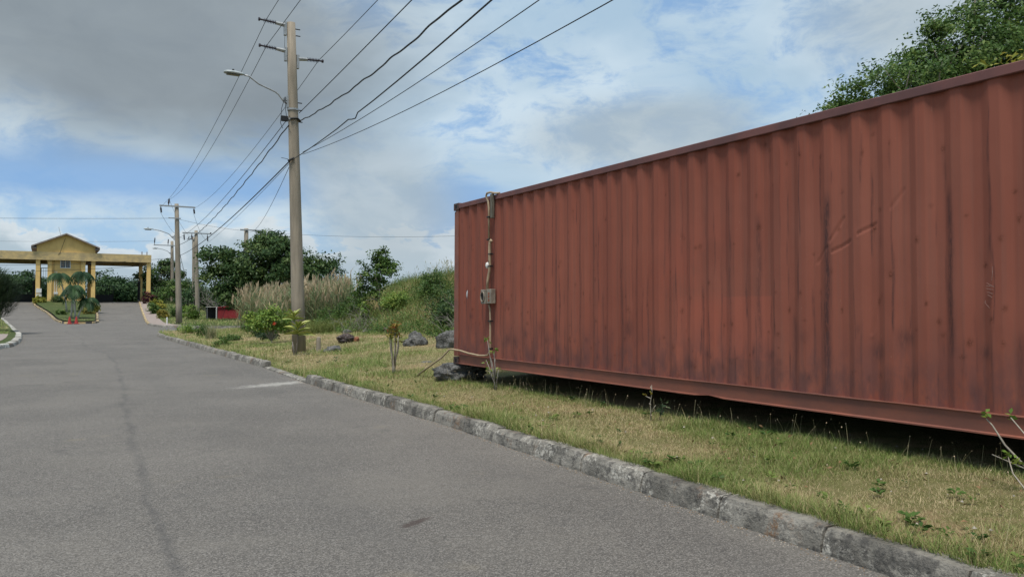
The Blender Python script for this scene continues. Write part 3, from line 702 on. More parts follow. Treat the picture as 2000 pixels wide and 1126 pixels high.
def street_lamp(root, a, reach=1.85, rise=.62, s=1.0):
    """lamp on a curved arm reaching out over the road (towards -x)"""
    x, y, z = a
    arm = MB().tube([(x, y, z), (x - .14 * s, y, z + .10 * s), (x - .30 * s, y, z + .30 * s), (x - .42 * s, y, z + .38 * s), (x - .95 * s, y, z + .56 * s), (x - 1.28 * s, y, z + rise * s), (x - 1.42 * s, y, z + (rise + .005) * s)], .028 * s, 8)
    arm.build('lamp_arm', M['steel'], root, True)
    MB().box(x - .16 * s, x + .02, y - .035, y + .035, z + .12 * s, z + .20 * s).box(x - .02, x + .03, y - .04, y + .04, z - .12 * s, z + .3 * s).build('arm_bracket', M['steel'], root)
    hx = x - 1.42 * s; hz = z + rise * s
    rings = [(0, .035, .035), (.06, .07, .06), (.2, .13, .075), (.4, .16, .085), (.56, .14, .075), (.64, .08, .045), (.66, .01, .01)]
    vs = []; n = 12
    for u, w_, h_ in rings:
        for k in range(n):
            t = 2 * math.pi * k / n
            vs.append((hx - u * s, y + w_ * s * math.cos(t), hz + h_ * s * max(math.sin(t), -.35) + .02 * s))
    fs = [(i * n + k, i * n + (k + 1) % n, (i + 1) * n + (k + 1) % n, (i + 1) * n + k) for i in range(len(rings) - 1) for k in range(n)] + [tuple(range(n))[::-1], tuple((len(rings) - 1) * n + k for k in range(n))]
    hd = MB().poly(vs, fs).build('lamp_head', M['lamp'], root, True)
    MB().box(hx - .56 * s, hx - .14 * s, y - .10 * s, y + .10 * s, hz - .045 * s, hz - .008 * s, .01).build('lamp_lens', M['glass'], hd)
    MB().tube([(hx - .36 * s, y, hz + .095 * s), (hx - .36 * s, y, hz + .15 * s)], .035 * s, 8).build('photocell', M['black'], hd)

p1b = Vector((5.94, 21.64, .15)); p1t = Vector((5.63, 21.56, 9.19))
p1 = thing('utility_pole', 'tall concrete utility pole with street lamp arm, nearest one standing in the lawn', 'utility pole', p1b, 0)
pole_shaft(p1, p1b, p1t, .187, .115)
def on_p1(z): t = (z - p1b.z) / (p1t.z - p1b.z); q = p1b.lerp(p1t, t); return (q - p1b)
for z, s_, r_ in ((9.10, -1, .12), (8.40, -1, .125), (8.24, 1, .125)):
    q = on_p1(z); post_insulator(p1, (q.x + s_ * r_, q.y, q.z), s_, .70)
q = on_p1(6.95); street_lamp(p1, (q.x - .15, q.y, q.z), rise=.78, s=.80)
for z, r_, m_ in ((6.82, .148, M['steel']), (6.55, .15, M['steel'])):
    q = on_p1(z); MB().tube([(q.x, q.y, q.z - .025), (q.x, q.y, q.z + .025)], r_ + .008, 20).build('pole_band', m_, p1)
for z, s_ in ((9.03, 1), (8.85, 1), (7.02, 1), (6.82, 1), (6.5, 1)):
    q = on_p1(z); MB().tube([(q.x + s_ * .1, q.y - .03, q.z), (q.x + s_ * .24, q.y - .03, q.z)], .014, 6).build('bolt', M['black'], p1)
q = on_p1(6.52); MB().box(q.x - .34, q.x - .16, q.y - .07, q.y - .01, q.z - .05, q.z + .10, .01).build('fuse_box', M['black'], p1)
MB().tube([(q.x - .12, q.y - .15, q.z + .02), (q.x + .06, q.y - .17, q.z + .05), (q.x + .16, q.y - .12, q.z - .02)], .03, 8).build('cable_clamp', M['black'], p1)
MB().tube([(q.x - .24, q.y - .04, q.z + .62), (q.x - .33, q.y - .05, q.z + .3), (q.x - .36, q.y - .05, q.z - .1), (q.x - .30, q.y - .05, q.z - .25)], .008, 5).build('drop_wire', M['black'], p1)
MB().tube([(q.x - .22, q.y - .04, q.z + .62), (q.x - .23, q.y - .05, q.z + .3), (q.x - .2, q.y - .05, q.z + .1)], .008, 5).build('drop_wire', M['black'], p1)
q = on_p1(5.45); MB().tube([(q.x - .2, q.y - .1, q.z - .05), (q.x - .05, q.y - .17, q.z + .03)], .028, 6).tube([(q.x - .38, q.y - .1, q.z + .02), (q.x - .2, q.y - .12, q.z - .01)], .007, 5).build('cable_clamp', M['black'], p1)
q = on_p1(8.9); MB().tube([(q.x - .17, q.y, q.z), (q.x - .175, q.y, q.z - .55)], .006, 5).build('drop_wire', M['black'], p1)

def far_pole(label, base, top, rb, rt, arm=None, lamp=None, pins=(), arm_z=-.15, small_arm=None):
    base = Vector(base); top = Vector(top)
    r = thing('utility_pole', label, 'utility pole', base)
    pole_shaft(r, base, top, rb, rt); t = top - base
    if arm:
        MB().box(t.x + arm[0], t.x + arm[1], t.y - rt - .06, t.y - rt + .01, t.z + arm_z - .06, t.z + arm_z + .05).build('cross_arm', M['steel'], r)
        for px, dz in pins:
            MB().tube([(t.x + px, t.y - rt - .03, t.z + arm_z), (t.x + px, t.y - rt - .03, t.z + arm_z + dz * .3), (t.x + px, t.y - rt - .03, t.z + arm_z + dz * .35), (t.x + px + .04, t.y - rt - .03, t.z + arm_z + dz)], [.03, .03, .07, .06], 8).build('insulator', M['insul'], r)
    if small_arm:
        MB().box(t.x + small_arm[0], t.x + small_arm[1], t.y - .2, t.y - .14, t.z + small_arm[2] - .04, t.z + small_arm[2] + .04).build('cross_arm', M['steel'], r)
    if lamp: street_lamp(r, (t.x - .15, t.y, t.z + lamp), s=1.05)
    return r
far_pole('concrete utility pole with wide crossarm and street lamp at the far street corner', (8.9, 66.69, .1), (8.6, 66.58, 9.6), .24, .15, (-1.25, 1.35), -2.75, ((-1.15, -.55), (-.6, .55), (1.25, -.5)), -.22, (-.6, .3, -1.15))
far_pole('concrete utility pole with crossarm and hanging insulators, just right of the corner lamp pole', (13.57, 88.29, .2), (13.31, 88.16, 9.59), .25, .16, (-1.35, 1.5), None, ((-1.2, -.75), (-.45, -.7), (1.1, -.8), (1.4, .15)), -.3)
far_pole('thin concrete pole close behind the pole with hanging insulators', (15.95, 106.6, 1.0), (15.77, 106.4, 10.4), .25, .16, (-.8, .5), None, ((-.6, .3),), -.25)
far_pole('concrete pole with transformer fuse and small lamp by the gate footway', (14.02, 111.2, .3), (13.84, 111.0, 10.2), .25, .17, (-2.2, .9), -1.7, ((-2.1, .9), (-.5, .8), (.7, .3)), -.6)
far_pole('concrete utility pole with short crossarm rising behind the tall reeds', (16.21, 77.42, .3), (16.12, 77.27, 8.99), .26, .19, (-.6, 1.35), None, ((1.25, -.5), (.9, -1.2)), -.15)
hidp = far_pole('concrete utility pole behind the camera at the roadside', (3.7, -20.3, 0), (3.6, -20.2, 9.4), .2, .12, (-.9, .9), None, (), -.2)

def wire(name, label, A, B, sag, r, n=28, twist=0.0, kink=None, group=None):
    A = Vector(A); B = Vector(B); pts = []
    n = n if not twist else 260
    for i in range(n + 1):
        t = i / n; p = A.lerp(B, t); p.z -= 4 * sag * t * (1 - t)
        if twist:
            ph = t * twist; p.z += .010 * math.sin(ph) + .006 * math.sin(ph * 2.3 + 1); p.x += .012 * math.cos(ph)
        pts.append(p)
    if kink:
        t0, dz = kink; i = int(t0 * n)
        pts[i:i + 1] = [pts[i] + Vector((0, .30, .0)), pts[i] + Vector((0, .12, -dz * .7)), pts[i] + Vector((0, -.10, -dz * 1.2)), pts[i] + Vector((0, -.22, .02))]
    o = MB().tube(pts, r, 5).build(name, M['black'], None, True)
    return tag(o, label, 'wire')
PW = 'power_line'
wire(PW, 'thin overhead wire from the top left insulator of the nearest pole towards the viewer', (4.97, 21.56, 9.16), (3.5, -20, 9.16), .0, .008)
wire(PW, 'thin overhead wire from the middle left insulator of the nearest pole towards the viewer', (4.98, 21.56, 8.45), (4.0, -20, 8.75), .1, .008)
wire(PW, 'thin overhead wire from the right insulator of the nearest pole towards the viewer', (6.40, 21.56, 8.28), (3.75, -20, 8.55), .6, .008)
wire(PW, 'bare neutral wire above the twisted cable, right of the nearest pole', (5.84, 21.45, 6.72), (2.5, -20, 6.12), .2, .010)
wire('twisted_cable', 'thick twisted black cable rising right from the nearest pole', (5.84, 21.41, 6.49), (1.0, -20, 6.5), 1.5, .014, twist=120)
wire('telephone_cable', 'thick straight black cable with a small drooping loop, right of the nearest pole', (5.65, 21.40, 5.42), (1.0, -20, 5.72), .9, .011, kink=(.2, .05))
wire('telephone_wire', 'upper of two thin wires fanning right from the nearest pole below the thick cable', (5.94, 21.42, 5.66), (3.0, -20, 5.96), .8, .007)
wire('telephone_wire', 'lowest thin wire running from the nearest pole to the top edge above the container', (5.94, 21.42, 5.60), (3.25, -20, 5.3), 1.0, .007)
wire(PW, 'thin wire from the top left insulator down to the left end of the far crossarm', (4.97, 21.56, 9.16), (7.40, 66.5, 9.25), .75, .008)
wire(PW, 'thin wire from the middle left insulator down to the far crossarm pin', (4.98, 21.56, 8.45), (8.05, 66.5, 9.9), .75, .008)
wire(PW, 'thin wire from the right insulator to the right end of the far crossarm', (6.40, 21.56, 8.28), (9.85, 66.5, 9.3), .6, .008)
wire(PW, 'bare neutral wire between the nearest pole and the corner lamp pole', (5.6, 21.5, 6.62), (8.7, 66.4, 6.9), .5, .010)
wire('twisted_cable', 'thick twisted black cable between the nearest pole and the corner lamp pole', (5.55, 21.42, 6.35), (8.82, 66.4, 6.4), .55, .016, twist=120)
wire('telephone_cable', 'thick black cable low between the nearest pole and the corner lamp pole', (5.60, 21.42, 5.40), (8.83, 66.4, 5.55), .35, .017)
wire('telephone_wire', 'thin wire from the nearest pole towards the pole with hanging insulators', (5.7, 21.5, 5.45), (13.4, 88, 7.6), .3, .007)
wire('telephone_wire', 'thin wire from the nearest pole down to the pole behind the reeds', (5.65, 21.55, 5.35), (16.1, 77.1, 8.8), .8, .008)
wire(PW, 'long horizontal wire from the left edge to the corner lamp pole above the gatehouse', (-32, 90, 9.3), (8.5, 66.4, 8.45), .3, .012)
wire(PW, 'wire between the corner lamp pole and the pole behind the reeds', (8.7, 66.4, 8.4), (16.0, 77.1, 8.75), .12, .010)
wire(PW, 'long wire from the pole behind the reeds to the right behind the container', (16.6, 77.1, 8.75), (30, 43, 6.6), .5, .010)
for i, (dz, b) in enumerate(((0, (12.1, 87.9, 8.7)), (.0, (12.9, 87.9, 8.75)), (.0, (14.4, 87.9, 8.6)))):
    wire(PW, ['left wire hanging between the two far crossarms', 'middle wire hanging between the two far crossarms', 'right wire hanging between the two far crossarms'][i], ((7.45, 8.05, 9.85)[i], 66.5, (8.85, 9.9, 8.9)[i]), b, .5, .010)
wire('telephone_cable', 'dark cable sagging from the corner lamp pole to the thin pole behind', (8.85, 66.7, 6.0), (15.8, 106.3, 5.2), 1.3, .018)
wire('telephone_cable', 'upper dark cable crossing in front of the gatehouse to the gate pole', (-22, 104, 6.6), (13.85, 110.8, 8.0), .9, .020)
wire('telephone_cable', 'lower dark cable crossing in front of the gatehouse to the gate pole', (-22, 104, 5.6), (13.85, 110.8, 7.3), .8, .022)
wire(PW, 'thin high wire left of the gate pole above the canopy', (-30, 116, 9.6), (11.8, 110.9, 10.1), .4, .012)
wire('guy_wire', 'slanting guy wire in front of the dark tree beside the reeds', (16.0, 77.3, 6.6), (13.6, 75.5, .25), 0, .012)

# ------------------------------------------------------------------ gatehouse
gz = 2.2
gh = thing('gatehouse', 'ochre stucco gatehouse tower with gabled roof and flat canopy over both lanes', 'gatehouse', (1.85, 114, gz))
def GB(name, mat, *boxes, parent=gh, ch=0):
    b = MB()
    for (x0, x1, y0, y1, z0, z1) in boxes: b.box(x0 - 1.85, x1 - 1.85, y0 - 114, y1 - 114, z0 - gz, z1 - gz, ch)
    return b.build(name, mat, parent)
for x in (-9.6, -1.04, 4.80, 11.02):
    for y in (109.95, 120.0):
        GB('column', M['stucco'], (x - .23, x + .23, y, y + .46, 1.6, 7.26), ch=.02)
GB('tower_wall', M['stucco'], (.1, 3.85, 110.35, 119.6, 1.9, 7.6))
for x in (.17, 3.72):
    GB('pilaster', M['stucco'], (x - .23, x + .23, 110.1, 110.36, 1.9, 7.1), ch=.015)
    GB('capital', M['stucco_band'], (x - .29, x + .29, 110.04, 110.4, 7.1, 7.26))
GB('plinth', M['stucco_band'], (.05, 3.9, 110.25, 110.36, 1.9, 2.45))
GB('canopy_beam', M['stucco_band'], (-10.1, 11.28, 109.75, 110.25, 7.25, 8.22))
GB('canopy_beam', M['stucco_band'], (-10.1, 11.28, 120.2, 120.7, 7.25, 8.22))
GB('canopy_beam', M['stucco_band'], (-10.1, -9.6, 110.252, 120.198, 7.25, 8.22))
GB('canopy_beam', M['stucco_band'], (10.78, 11.28, 110.252, 120.198, 7.25, 8.22))
GB('canopy_slab', M['soffit'], (-9.598, 10.778, 110.252, 120.198, 7.72, 7.95))
for x in (-1.04, 4.80):
    GB('cross_beam', M['soffit'], (x - .2, x + .2, 110.26, 120.19, 7.28, 7.719))
GB('upper_wall', M['stucco'], (-1.2, 5.0, 109.95, 119.4, 7.96, 9.0))
gw = MB(); xl, xr_, xm = -1.2 - 1.85, 5.0 - 1.85, 1.85 - 1.85
gw.poly([(xl, -4.05, 6.8), (xr_, -4.05, 6.8), (xm, -4.05, 8.2), (xl, 5.4, 6.8), (xr_, 5.4, 6.8), (xm, 5.4, 8.2)], [(0, 1, 2), (5, 4, 3), (0, 2, 5, 3), (2, 1, 4, 5)])
gw.build('gable_wall', M['stucco'], gh)
roof = MB()
for s_ in (-1, 1):
    e = s_ * 3.62; roof.poly([(0, -4.6, 8.32), (e, -4.6, 6.72), (e, 5.9, 6.72), (0, 5.9, 8.32), (0, -4.6, 8.17), (e, -4.6, 6.57), (e, 5.9, 6.57), (0, 5.9, 8.17)],
              [(0, 1, 2, 3), (7, 6, 5, 4), (0, 4, 5, 1), (1, 5, 6, 2), (2, 6, 7, 3)])
rf = roof.build('roof', M['rooftile'], gh)
for s_ in (-1, 1):
    e = s_ * 3.62
    MB().poly([(0, -4.64, 8.16), (e, -4.64, 6.56), (e, -4.64, 6.72), (0, -4.64, 8.32), (0, -4.6, 8.16), (e, -4.6, 6.56), (e, -4.6, 6.72), (0, -4.6, 8.32)], [(0, 1, 2, 3), (7, 6, 5, 4), (0, 4, 5, 1), (3, 2, 6, 7)]).build('barge_board', M['fascia'], rf)
    MB().box(min(e, e - s_ * .55), max(e, e - s_ * .55), -4.45, 5.8, 6.42, 6.55).build('eave_box', M['fascia'], rf)
win = GB('window', M['white'], (1.26, 2.37, 110.28, 110.35, 6.32, 6.40), (1.26, 2.37, 110.28, 110.35, 7.30, 7.37), (1.26, 1.34, 110.28, 110.35, 6.40, 7.30), (2.29, 2.37, 110.28, 110.35, 6.40, 7.30),
         (1.785, 1.845, 110.29, 110.34, 6.40, 7.30))
for (x0, x1) in ((1.34, 1.785), (1.845, 2.29)):
    xm_ = (x0 + x1) / 2
    for k in range(3):
        for (xa, xb) in ((x0, xm_ - .015), (xm_ + .015, x1)):
            GB('pane', M['pane'], (xa, xb, 110.315, 110.34, 6.40 + k * .3 + .015, 6.40 + (k + 1) * .3 - .015), parent=win)
for x in (.72, .92):
    o = MB().tube([(x - 1.85, -3.72, 0.1), (x - 1.85, -3.72, 3.75)], .035, 6).build('wall_conduit', M['white'], gh)
GB('switch_box', M['white'], (.62, 1.06, 110.2, 110.34, 3.2, 3.45))
MB().tube([(1.75 - 1.85, -4.12, 7.7), (1.2 - 1.85, -4.3, 5.9), (.62 - 1.85, -4.1, 5.2), (.6 - 1.85, -3.7, 2.6)], .022, 5).build('wall_cable', M['black'], gh)
MB().tube([(1.3 - 1.85, -3.5, 8.0), (1.05 - 1.85, -3.5, 9.1)], .02, 5).build('aerial', M['steel'], gh)
for x in (10.4, 10.98):
    MB().tube([(x - 1.85, -2, 6.0), (x - 1.85, -2, 6.55)], .06, 6).build('roof_stub', M['fascia'], gh)
ringp = [(9.6 - 1.85 + .42 * math.cos(a), 6.0, 3.2 + .42 * math.sin(a)) for a in np.linspace(0, 2 * math.pi, 17)]
MB().tube([(p[0] + .9, p[1], p[2]) for p in ringp], .04, 6).build('hoop', M['black'], gh)

def gate_leaf(label, p0, p1, h, solid):
    """black bar gate from p0 to p1 (x,y) on z = ground"""
    p0 = Vector((*p0, 2.27)); p1 = Vector((*p1, 2.27)); d = p1 - p0; Lh = d.length; ang = math.atan2(d.y, d.x)
    r = thing('metal_gate', label, 'gate', p0, ang)
    MB().box(0, .08, -.04, .04, 0, h).box(Lh - .08, Lh, -.04, .04, 0, h).box(.08, Lh - .08, -.03, .03, .05, .12).box(.08, Lh - .08, -.03, .03, h - .08, h).box(.08, Lh - .08, -.03, .03, solid, solid + .07).build('frame', M['gate'], r)
    if solid > .2: MB().box(.08, Lh - .08, -.012, .012, .12, solid).build('panel', M['gate'], r)
    nb = int(Lh / .22)
    for k in range(1, nb):
        x = Lh * k / nb
        MB().tube([(x, 0, solid + .07), (x, 0, h - .08)], .02, 5).build('bar', M['gate'], r)
gate_leaf('closed black bar gate with solid lower panel across half of the right lane', (5.15, 121.0), (7.75, 121.0), 2.3, 1.0)
gate_leaf('black bar gate swung open beside the rightmost canopy columns', (10.55, 115.6), (10.65, 119.4), 2.9, .3)
gate_leaf('black bar gate swung open at the left lane beside the signed column', (-1.55, 113.2), (-1.45, 116.6), 2.6, .3)
gate_leaf('narrow black bar gate between the signed column and the tower', (-.8, 118.0), (.05, 118.0), 4.4, .2)
gate_leaf('low dark gate closing the far left lane behind the parked car', (-9.2, 121.0), (-1.5, 121.0), 1.3, 1.0)
sg = thing('sign', 'small white two-panel sign on the left gatehouse column', 'sign', (-.92, 109.9, 2.9))
for z0, z1 in ((.42, .95), (-.02, .28)):
    MB().box(-.28, .28, -.03, .03, z0, z1).build('sign_panel', M['white'], sg)
for i, (x, lab) in enumerate(((1.62, 'red traffic cone at the island nose, left of the pair'), (2.12, 'red traffic cone at the island nose, right of the pair'))):
    cn = thing('traffic_cone', lab, 'traffic cone', (x, 76.55, .13 + .01), .2 * i)
    MB().box(-.2, .2, -.2, .2, 0, .04, .01).build('base', M['cone'], cn)
    MB().tube([(0, 0, .04), (0, 0, .25), (0, 0, .45), (0, 0, .62)], [.15, .11, .075, .035], 14).build('cone_body', M['cone'], cn)
    MB().tube([(0, 0, .30), (0, 0, .40)], [.106, .087], 14).build('band', M['cone'], cn)
# parked white car, seen front on beyond the left lane
car = thing('parked_car', 'white car parked beyond the left lane, half hidden by the feathery shrub', 'car', (-5.0, 118.3, 2.33), 0)
secs = [(-2.1, .78, .35, .72), (-2.05, .84, .28, .85), (-1.2, .88, .28, 1.0), (-1.15, .86, .28, 1.02), (-.45, .76, .28, 1.55), (.9, .76, .28, 1.6), (1.7, .80, .28, 1.45), (2.0, .84, .3, 1.0), (2.1, .8, .38, .8)]
vs, fs = [], []
for (y, w_, zb, zt) in secs:
    wt = w_ * (.80 if zt > 1.2 else .96)
    vs += [(-w_ * .96, y, zb), (-w_, y, (zb + min(zt, 1.0)) / 2), (-w_ * .97, y, min(zt, 1.0) - .03), (-wt, y, zt - .05), (-wt * .9, y, zt), (wt * .9, y, zt), (wt, y, zt - .05), (w_ * .97, y, min(zt, 1.0) - .03), (w_, y, (zb + min(zt, 1.0)) / 2), (w_ * .96, y, zb)]
for i in range(len(secs) - 1):
    for j in range(10): fs.append((i * 10 + j, i * 10 + (j + 1) % 10, (i + 1) * 10 + (j + 1) % 10, (i + 1) * 10 + j))
fs += [tuple(range(10)), tuple((len(secs) - 1) * 10 + j for j in range(10))[::-1]]
MB().poly(vs, fs).build('body', M['car'], car)
MB().poly([(-.74, -1.165, 1.07), (.74, -1.165, 1.07), (.56, -.50, 1.53), (-.56, -.50, 1.53)], [(0, 1, 2, 3)]).build('windscreen', M['pane'], car)
for s_ in (-1, 1):
    MB().box(s_ * .66 - .14, s_ * .66 + .14, -2.13, -2.06, .66, .80, .02).build('headlight', M['sticker'], car)
    MB().box(s_ * .98 - .08, s_ * .98 + .08, -.95, -.8, 1.0, 1.13, .02).build('mirror', M['car'], car)
    for y in (-1.35, 1.3):
        wh = MB().tube([(s_ * .66, y, .31), (s_ * .88, y, .31)], .31, 16).build('wheel', M['black'], car)
        MB().tube([(s_ * .87, y, .31), (s_ * .89, y, .31)], .19, 12).build('rim', M['steel'], wh)
MB().box(-.55, .55, -2.14, -2.05, .48, .60).build('grille', M['gate'], car)
MB().box(-.8, .8, -2.16, -2.06, .30, .44, .03).build('bumper', M['car'], car)

# red hut with a lean-to roof
hut = thing('red_hut', 'low red painted hut with a pale lean-to roof beside the far street', 'hut', (14.35, 78.3, .3), -.12)
MB().box(-.58, 1.6, -.7, 1.2, -.3, 1.25).build('wall', M['red'], hut)
MB().poly([(-.6, -.8, 1.26), (1.65, -.8, 1.52), (1.65, 1.3, 1.52), (-.6, 1.3, 1.26), (-.6, -.8, 1.22), (1.65, -.8, 1.27), (1.65, 1.3, 1.27), (-.6, 1.3, 1.22)], [(0, 1, 2, 3), (7, 6, 5, 4), (0, 4, 5, 1), (1, 5, 6, 2), (2, 6, 7, 3), (3, 7, 4, 0)]).build('roof', M['red'], hut)
MB().box(-1.55, -.62, -.85, 1.2, 1.27, 1.31).build('lean_to_roof', M['white'], hut)
for x in (-1.5, -.66): MB().tube([(x, -.78, -.15), (x, -.78, 1.26)], .025, 6).build('post', M['steel'], hut)
MB().box(-1.52, -.62, .9, 1.0, -.1, 1.25).build('shade_board', M['gate'], hut)  # black sheet paints in the dark interior under the lean-to
for x, y, h_, lab in ((13.4, 76.6, 1.1, 'white pipe standing just left of the red hut front'), (15.2, 75.5, .75, 'short pale post at the right corner of the red hut'), (7.95, 66.1, .55, 'short white marker post on the far footway edge')):
    o = MB().tube([(0, 0, -.1), (0, 0, h_), (0, 0, h_ + .02)], [.055, .055, .03], 10).build('marker_post', M['white'], None, loc=(x, y, float(z_verge(x, y)))); tag(o, lab, 'post')
stub = MB().tube([(0, 0, -.1), (.005, 0, .30), (.01, 0, .38), (.01, 0, .40)], [.062, .058, .052, .03], 12).build('stub_post', M['pole'], None, loc=(6.3, 21.08, .25)); tag(stub, 'short grey concrete stub post in the lawn right of the nearest pole', 'post')

# ------------------------------------------------------------------ vegetation builders
def ribbons(P, azm, ln, wd, lean, bend, S=2, tip=.12):
    """N blades: strip of S quads each, bending over in direction azm; returns verts, quads"""
    N_ = len(P); t = np.linspace(0, 1, S + 1)
    hx, hy = np.cos(azm), np.sin(azm); sx, sy = -hy, hx
    hor = lean[:, None] * t + bend[:, None] * t ** 2
    ver = t * np.sqrt(np.maximum(1 - np.minimum(lean, .95) ** 2, .05))[:, None] - .35 * bend[:, None] * t ** 2
    X = P[:, 0, None] + ln[:, None] * hor * hx[:, None]; Y = P[:, 1, None] + ln[:, None] * hor * hy[:, None]; Z = P[:, 2, None] + ln[:, None] * ver
    w = wd[:, None] * .5 * (1 - (1 - tip) * t ** 1.3)
    A = np.stack([X - w * sx[:, None], Y - w * sy[:, None], Z], -1); B = np.stack([X + w * sx[:, None], Y + w * sy[:, None], Z], -1)
    V = np.stack([A, B], 2).reshape(-1, 3)
    b = (np.arange(N_) * 2 * (S + 1))[:, None] + (np.arange(S) * 2)[None]
    return V, np.stack([b, b + 1, b + 3, b + 2], -1).reshape(-1, 4)
def leaves(C, nrm, fwd_, ln, wd, fold=.15):
    """N kite leaves centred at C"""
    n = nrm / np.linalg.norm(nrm, axis=1, keepdims=True)
    f = fwd_ - n * (fwd_ * n).sum(1, keepdims=True); f = f / (np.linalg.norm(f, axis=1, keepdims=True) + 1e-9); s = np.cross(n, f)
    l = ln[:, None]; w = wd[:, None]
    V = np.stack([C - f * l * .5, C + s * w * .5 + n * w * fold, C + f * l * .5, C - s * w * .5 + n * w * fold], 1).reshape(-1, 3)
    b = np.arange(len(C))[:, None] * 4
    return V, b + np.arange(4)[None]
def catm(parts):
    V, F_, T = [], [], []; o = 0
    for v, f, t in parts: V.append(v); F_.append(f + o); T.append(t); o += len(v)
    return np.concatenate(V), np.concatenate(F_), np.concatenate(T)

def crown(rng, lobes, nclump, per, ln, wd, cr, shell=.55, flat=.7, up=.7):
    """leaf clumps spread over the volume of ellipsoid lobes (cx,cy,cz,rx,ry,rz,weight)"""
    w = np.array([l[6] for l in lobes]); w = w / w.sum()
    k = rng.choice(len(lobes), nclump, p=w); Lb = np.array([l[:6] for l in lobes])[k]
    d = rng.normal(size=(nclump, 3)); d /= np.linalg.norm(d, axis=1, keepdims=True)
    r = shell + (1.06 - shell) * rng.random(nclump) ** .6
    C = Lb[:, :3] + d * Lb[:, 3:] * r[:, None]
    q = np.repeat(np.arange(nclump), per); sz = cr * (.6 + .8 * rng.random(nclump))
    P = C[q] + np.clip(rng.normal(size=(len(q), 3)), -1.7, 1.7) * (sz[q, None] * np.array([1, 1, flat]) * .5)
    out = d[q] + rng.normal(size=(len(q), 3)) * .75 + np.array([0, 0, up])
    fw = rng.normal(size=(len(q), 3)) + d[q] * .5 - np.array([0, 0, .3])
    V, F_ = leaves(P, out, fw, ln * (.65 + .7 * rng.random(len(q))), wd * (.65 + .7 * rng.random(len(q))))
    t = np.clip(.12 + .6 * rng.random(nclump)[q] + rng.normal(size=len(q)) * .16, 0, 1)
    return V, F_, np.repeat(t, 4), C

def limbs(base, tips, rb, rng, fork=.35, wob=.12, n=6, rt=.15):
    """trunk with limbs curving from the fork to each tip"""
    m = MB(); base = Vector(base); cen = sum((Vector(t) for t in tips), Vector()) / len(tips)
    fk = base.lerp(cen, fork); fk.x = base.x + (cen.x - base.x) * fork * .6; fk.y = base.y + (cen.y - base.y) * fork * .6
    H_ = (cen - base).length
    j = lambda s: Vector((rng.normal() * s, rng.normal() * s, rng.normal() * s * .4))
    m.tube([base - Vector((0, 0, .15)), base.lerp(fk, .5) + j(wob * H_ * .15), fk], [rb * 1.25, rb, rb * .85], n + 2)
    for t in tips:
        t = Vector(t); a = fk.lerp(t, .35) + j(wob * H_ * .5) + Vector((0, 0, .08 * H_)); b = fk.lerp(t, .7) + j(wob * H_ * .5) + Vector((0, 0, .05 * H_))
        m.tube([fk - Vector((0, 0, rb)), a, b, t], [rb * .6, rb * .42, rb * .27, rb * rt * .6], n)
    return m

def tree(name, label, base, lobes, nclump, per, ln, wd, cr, mat, seed, rb=.15, bark='bark', ntips=10, cat='tree', group=None, shell=.55, fork=.35, up=.7, stem='trunk', bare=0):
    """lobes are given relative to the base"""
    rng = np.random.default_rng(seed)
    root = thing(name, label, cat, base, 0, group)
    V, F_, T, C = crown(rng, lobes, nclump, per, ln, wd, cr, shell, up=up)
    tips = C[rng.choice(len(C), min(ntips, len(C)), replace=False)]
    tips = [tuple(t) for t in tips]
    if bare:
        cen = C.mean(0); sc_ = (C - cen) @ np.array([-.8, -.55, .1]); o_ = np.argsort(-sc_)[:bare * 4]; o_ = rng.choice(o_, bare, replace=False)
        tips += [tuple(cen + (C[k] - cen) * 1.08) for k in o_]
    limbs((0, 0, 0), tips, rb, rng, fork).build(stem, M[bark], root, True)
    arr_mesh('crown' if stem == 'trunk' else 'foliage', V, F_, M[mat], root, T)
    return root

# ------------------------------------------------------------------ grass (nobody could count it)
rg = np.random.default_rng(21)
def scatter(n, y0, y1, d0, d1, tab=XK, zf=z_lawn, sign=1):
    y = rg.uniform(y0, y1, n); d = rg.uniform(d0, d1, n); x = kx(tab, y) + sign * d
    return np.stack([x, y, zf(x, y) - .01], 1), d
def lawn_patch(n, y0, y1, d0, d1, hmul, wmul, S=2):
    P, d = scatter(n, y0, y1, d0, d1)
    under = (P[:, 0] > 5.86 + .12 * rg.random(n)) & (P[:, 1] < 11.9) & (P[:, 0] < 8.4)
    pat = fbm(P[:, 0] * .9 + 3, P[:, 1] * .9)
    dry = np.clip((pat - .30) * 3.0, 0, 1)
    edge = np.exp(-(d / .32) ** 2); cedge = np.exp(-((P[:, 0] - 5.78) / .14) ** 2) * (P[:, 1] < 12)
    dry = np.clip(dry * (1 - .9 * edge) * (1 - .75 * cedge) + .12 * rg.normal(size=n), 0, 1)
    keep = ~under & (rg.random(n) > .40 * dry)
    keep &= ~((P[:, 1] > 15.4) & (P[:, 1] < 19.5) & (d < .12))
    P, dry, edge, cedge, pat = P[keep], dry[keep], edge[keep], cedge[keep], pat[keep]; m = len(P)
    tall = np.clip((fbm(P[:, 0] * 3.4 + 40, P[:, 1] * 3.4) - .5) * 2.4 + .5, 0, 1.3)
    ln = (.022 + .055 * rg.random(m) * (1.25 - dry) * (.35 + 1.1 * tall) + (.10 + .09 * smst((9 - P[:, 1]) / 5)) * edge * rg.random(m) * (.35 + tall) + .025 * cedge * rg.random(m)) * hmul
    ln *= np.where(rg.random(m) < .02, 1.9, 1)
    wd = (.0026 + .003 * rg.random(m)) * wmul
    V, F_ = ribbons(P, rg.uniform(0, 6.283, m), ln, wd, rg.uniform(.05, .75, m), rg.uniform(.1, .7, m), S)
    t = np.clip(.14 + .62 * dry + .22 * rg.normal(size=m) + .10 * (tall - .5), 0, 1)
    return V, F_, np.repeat(t, 2 * (S + 1))
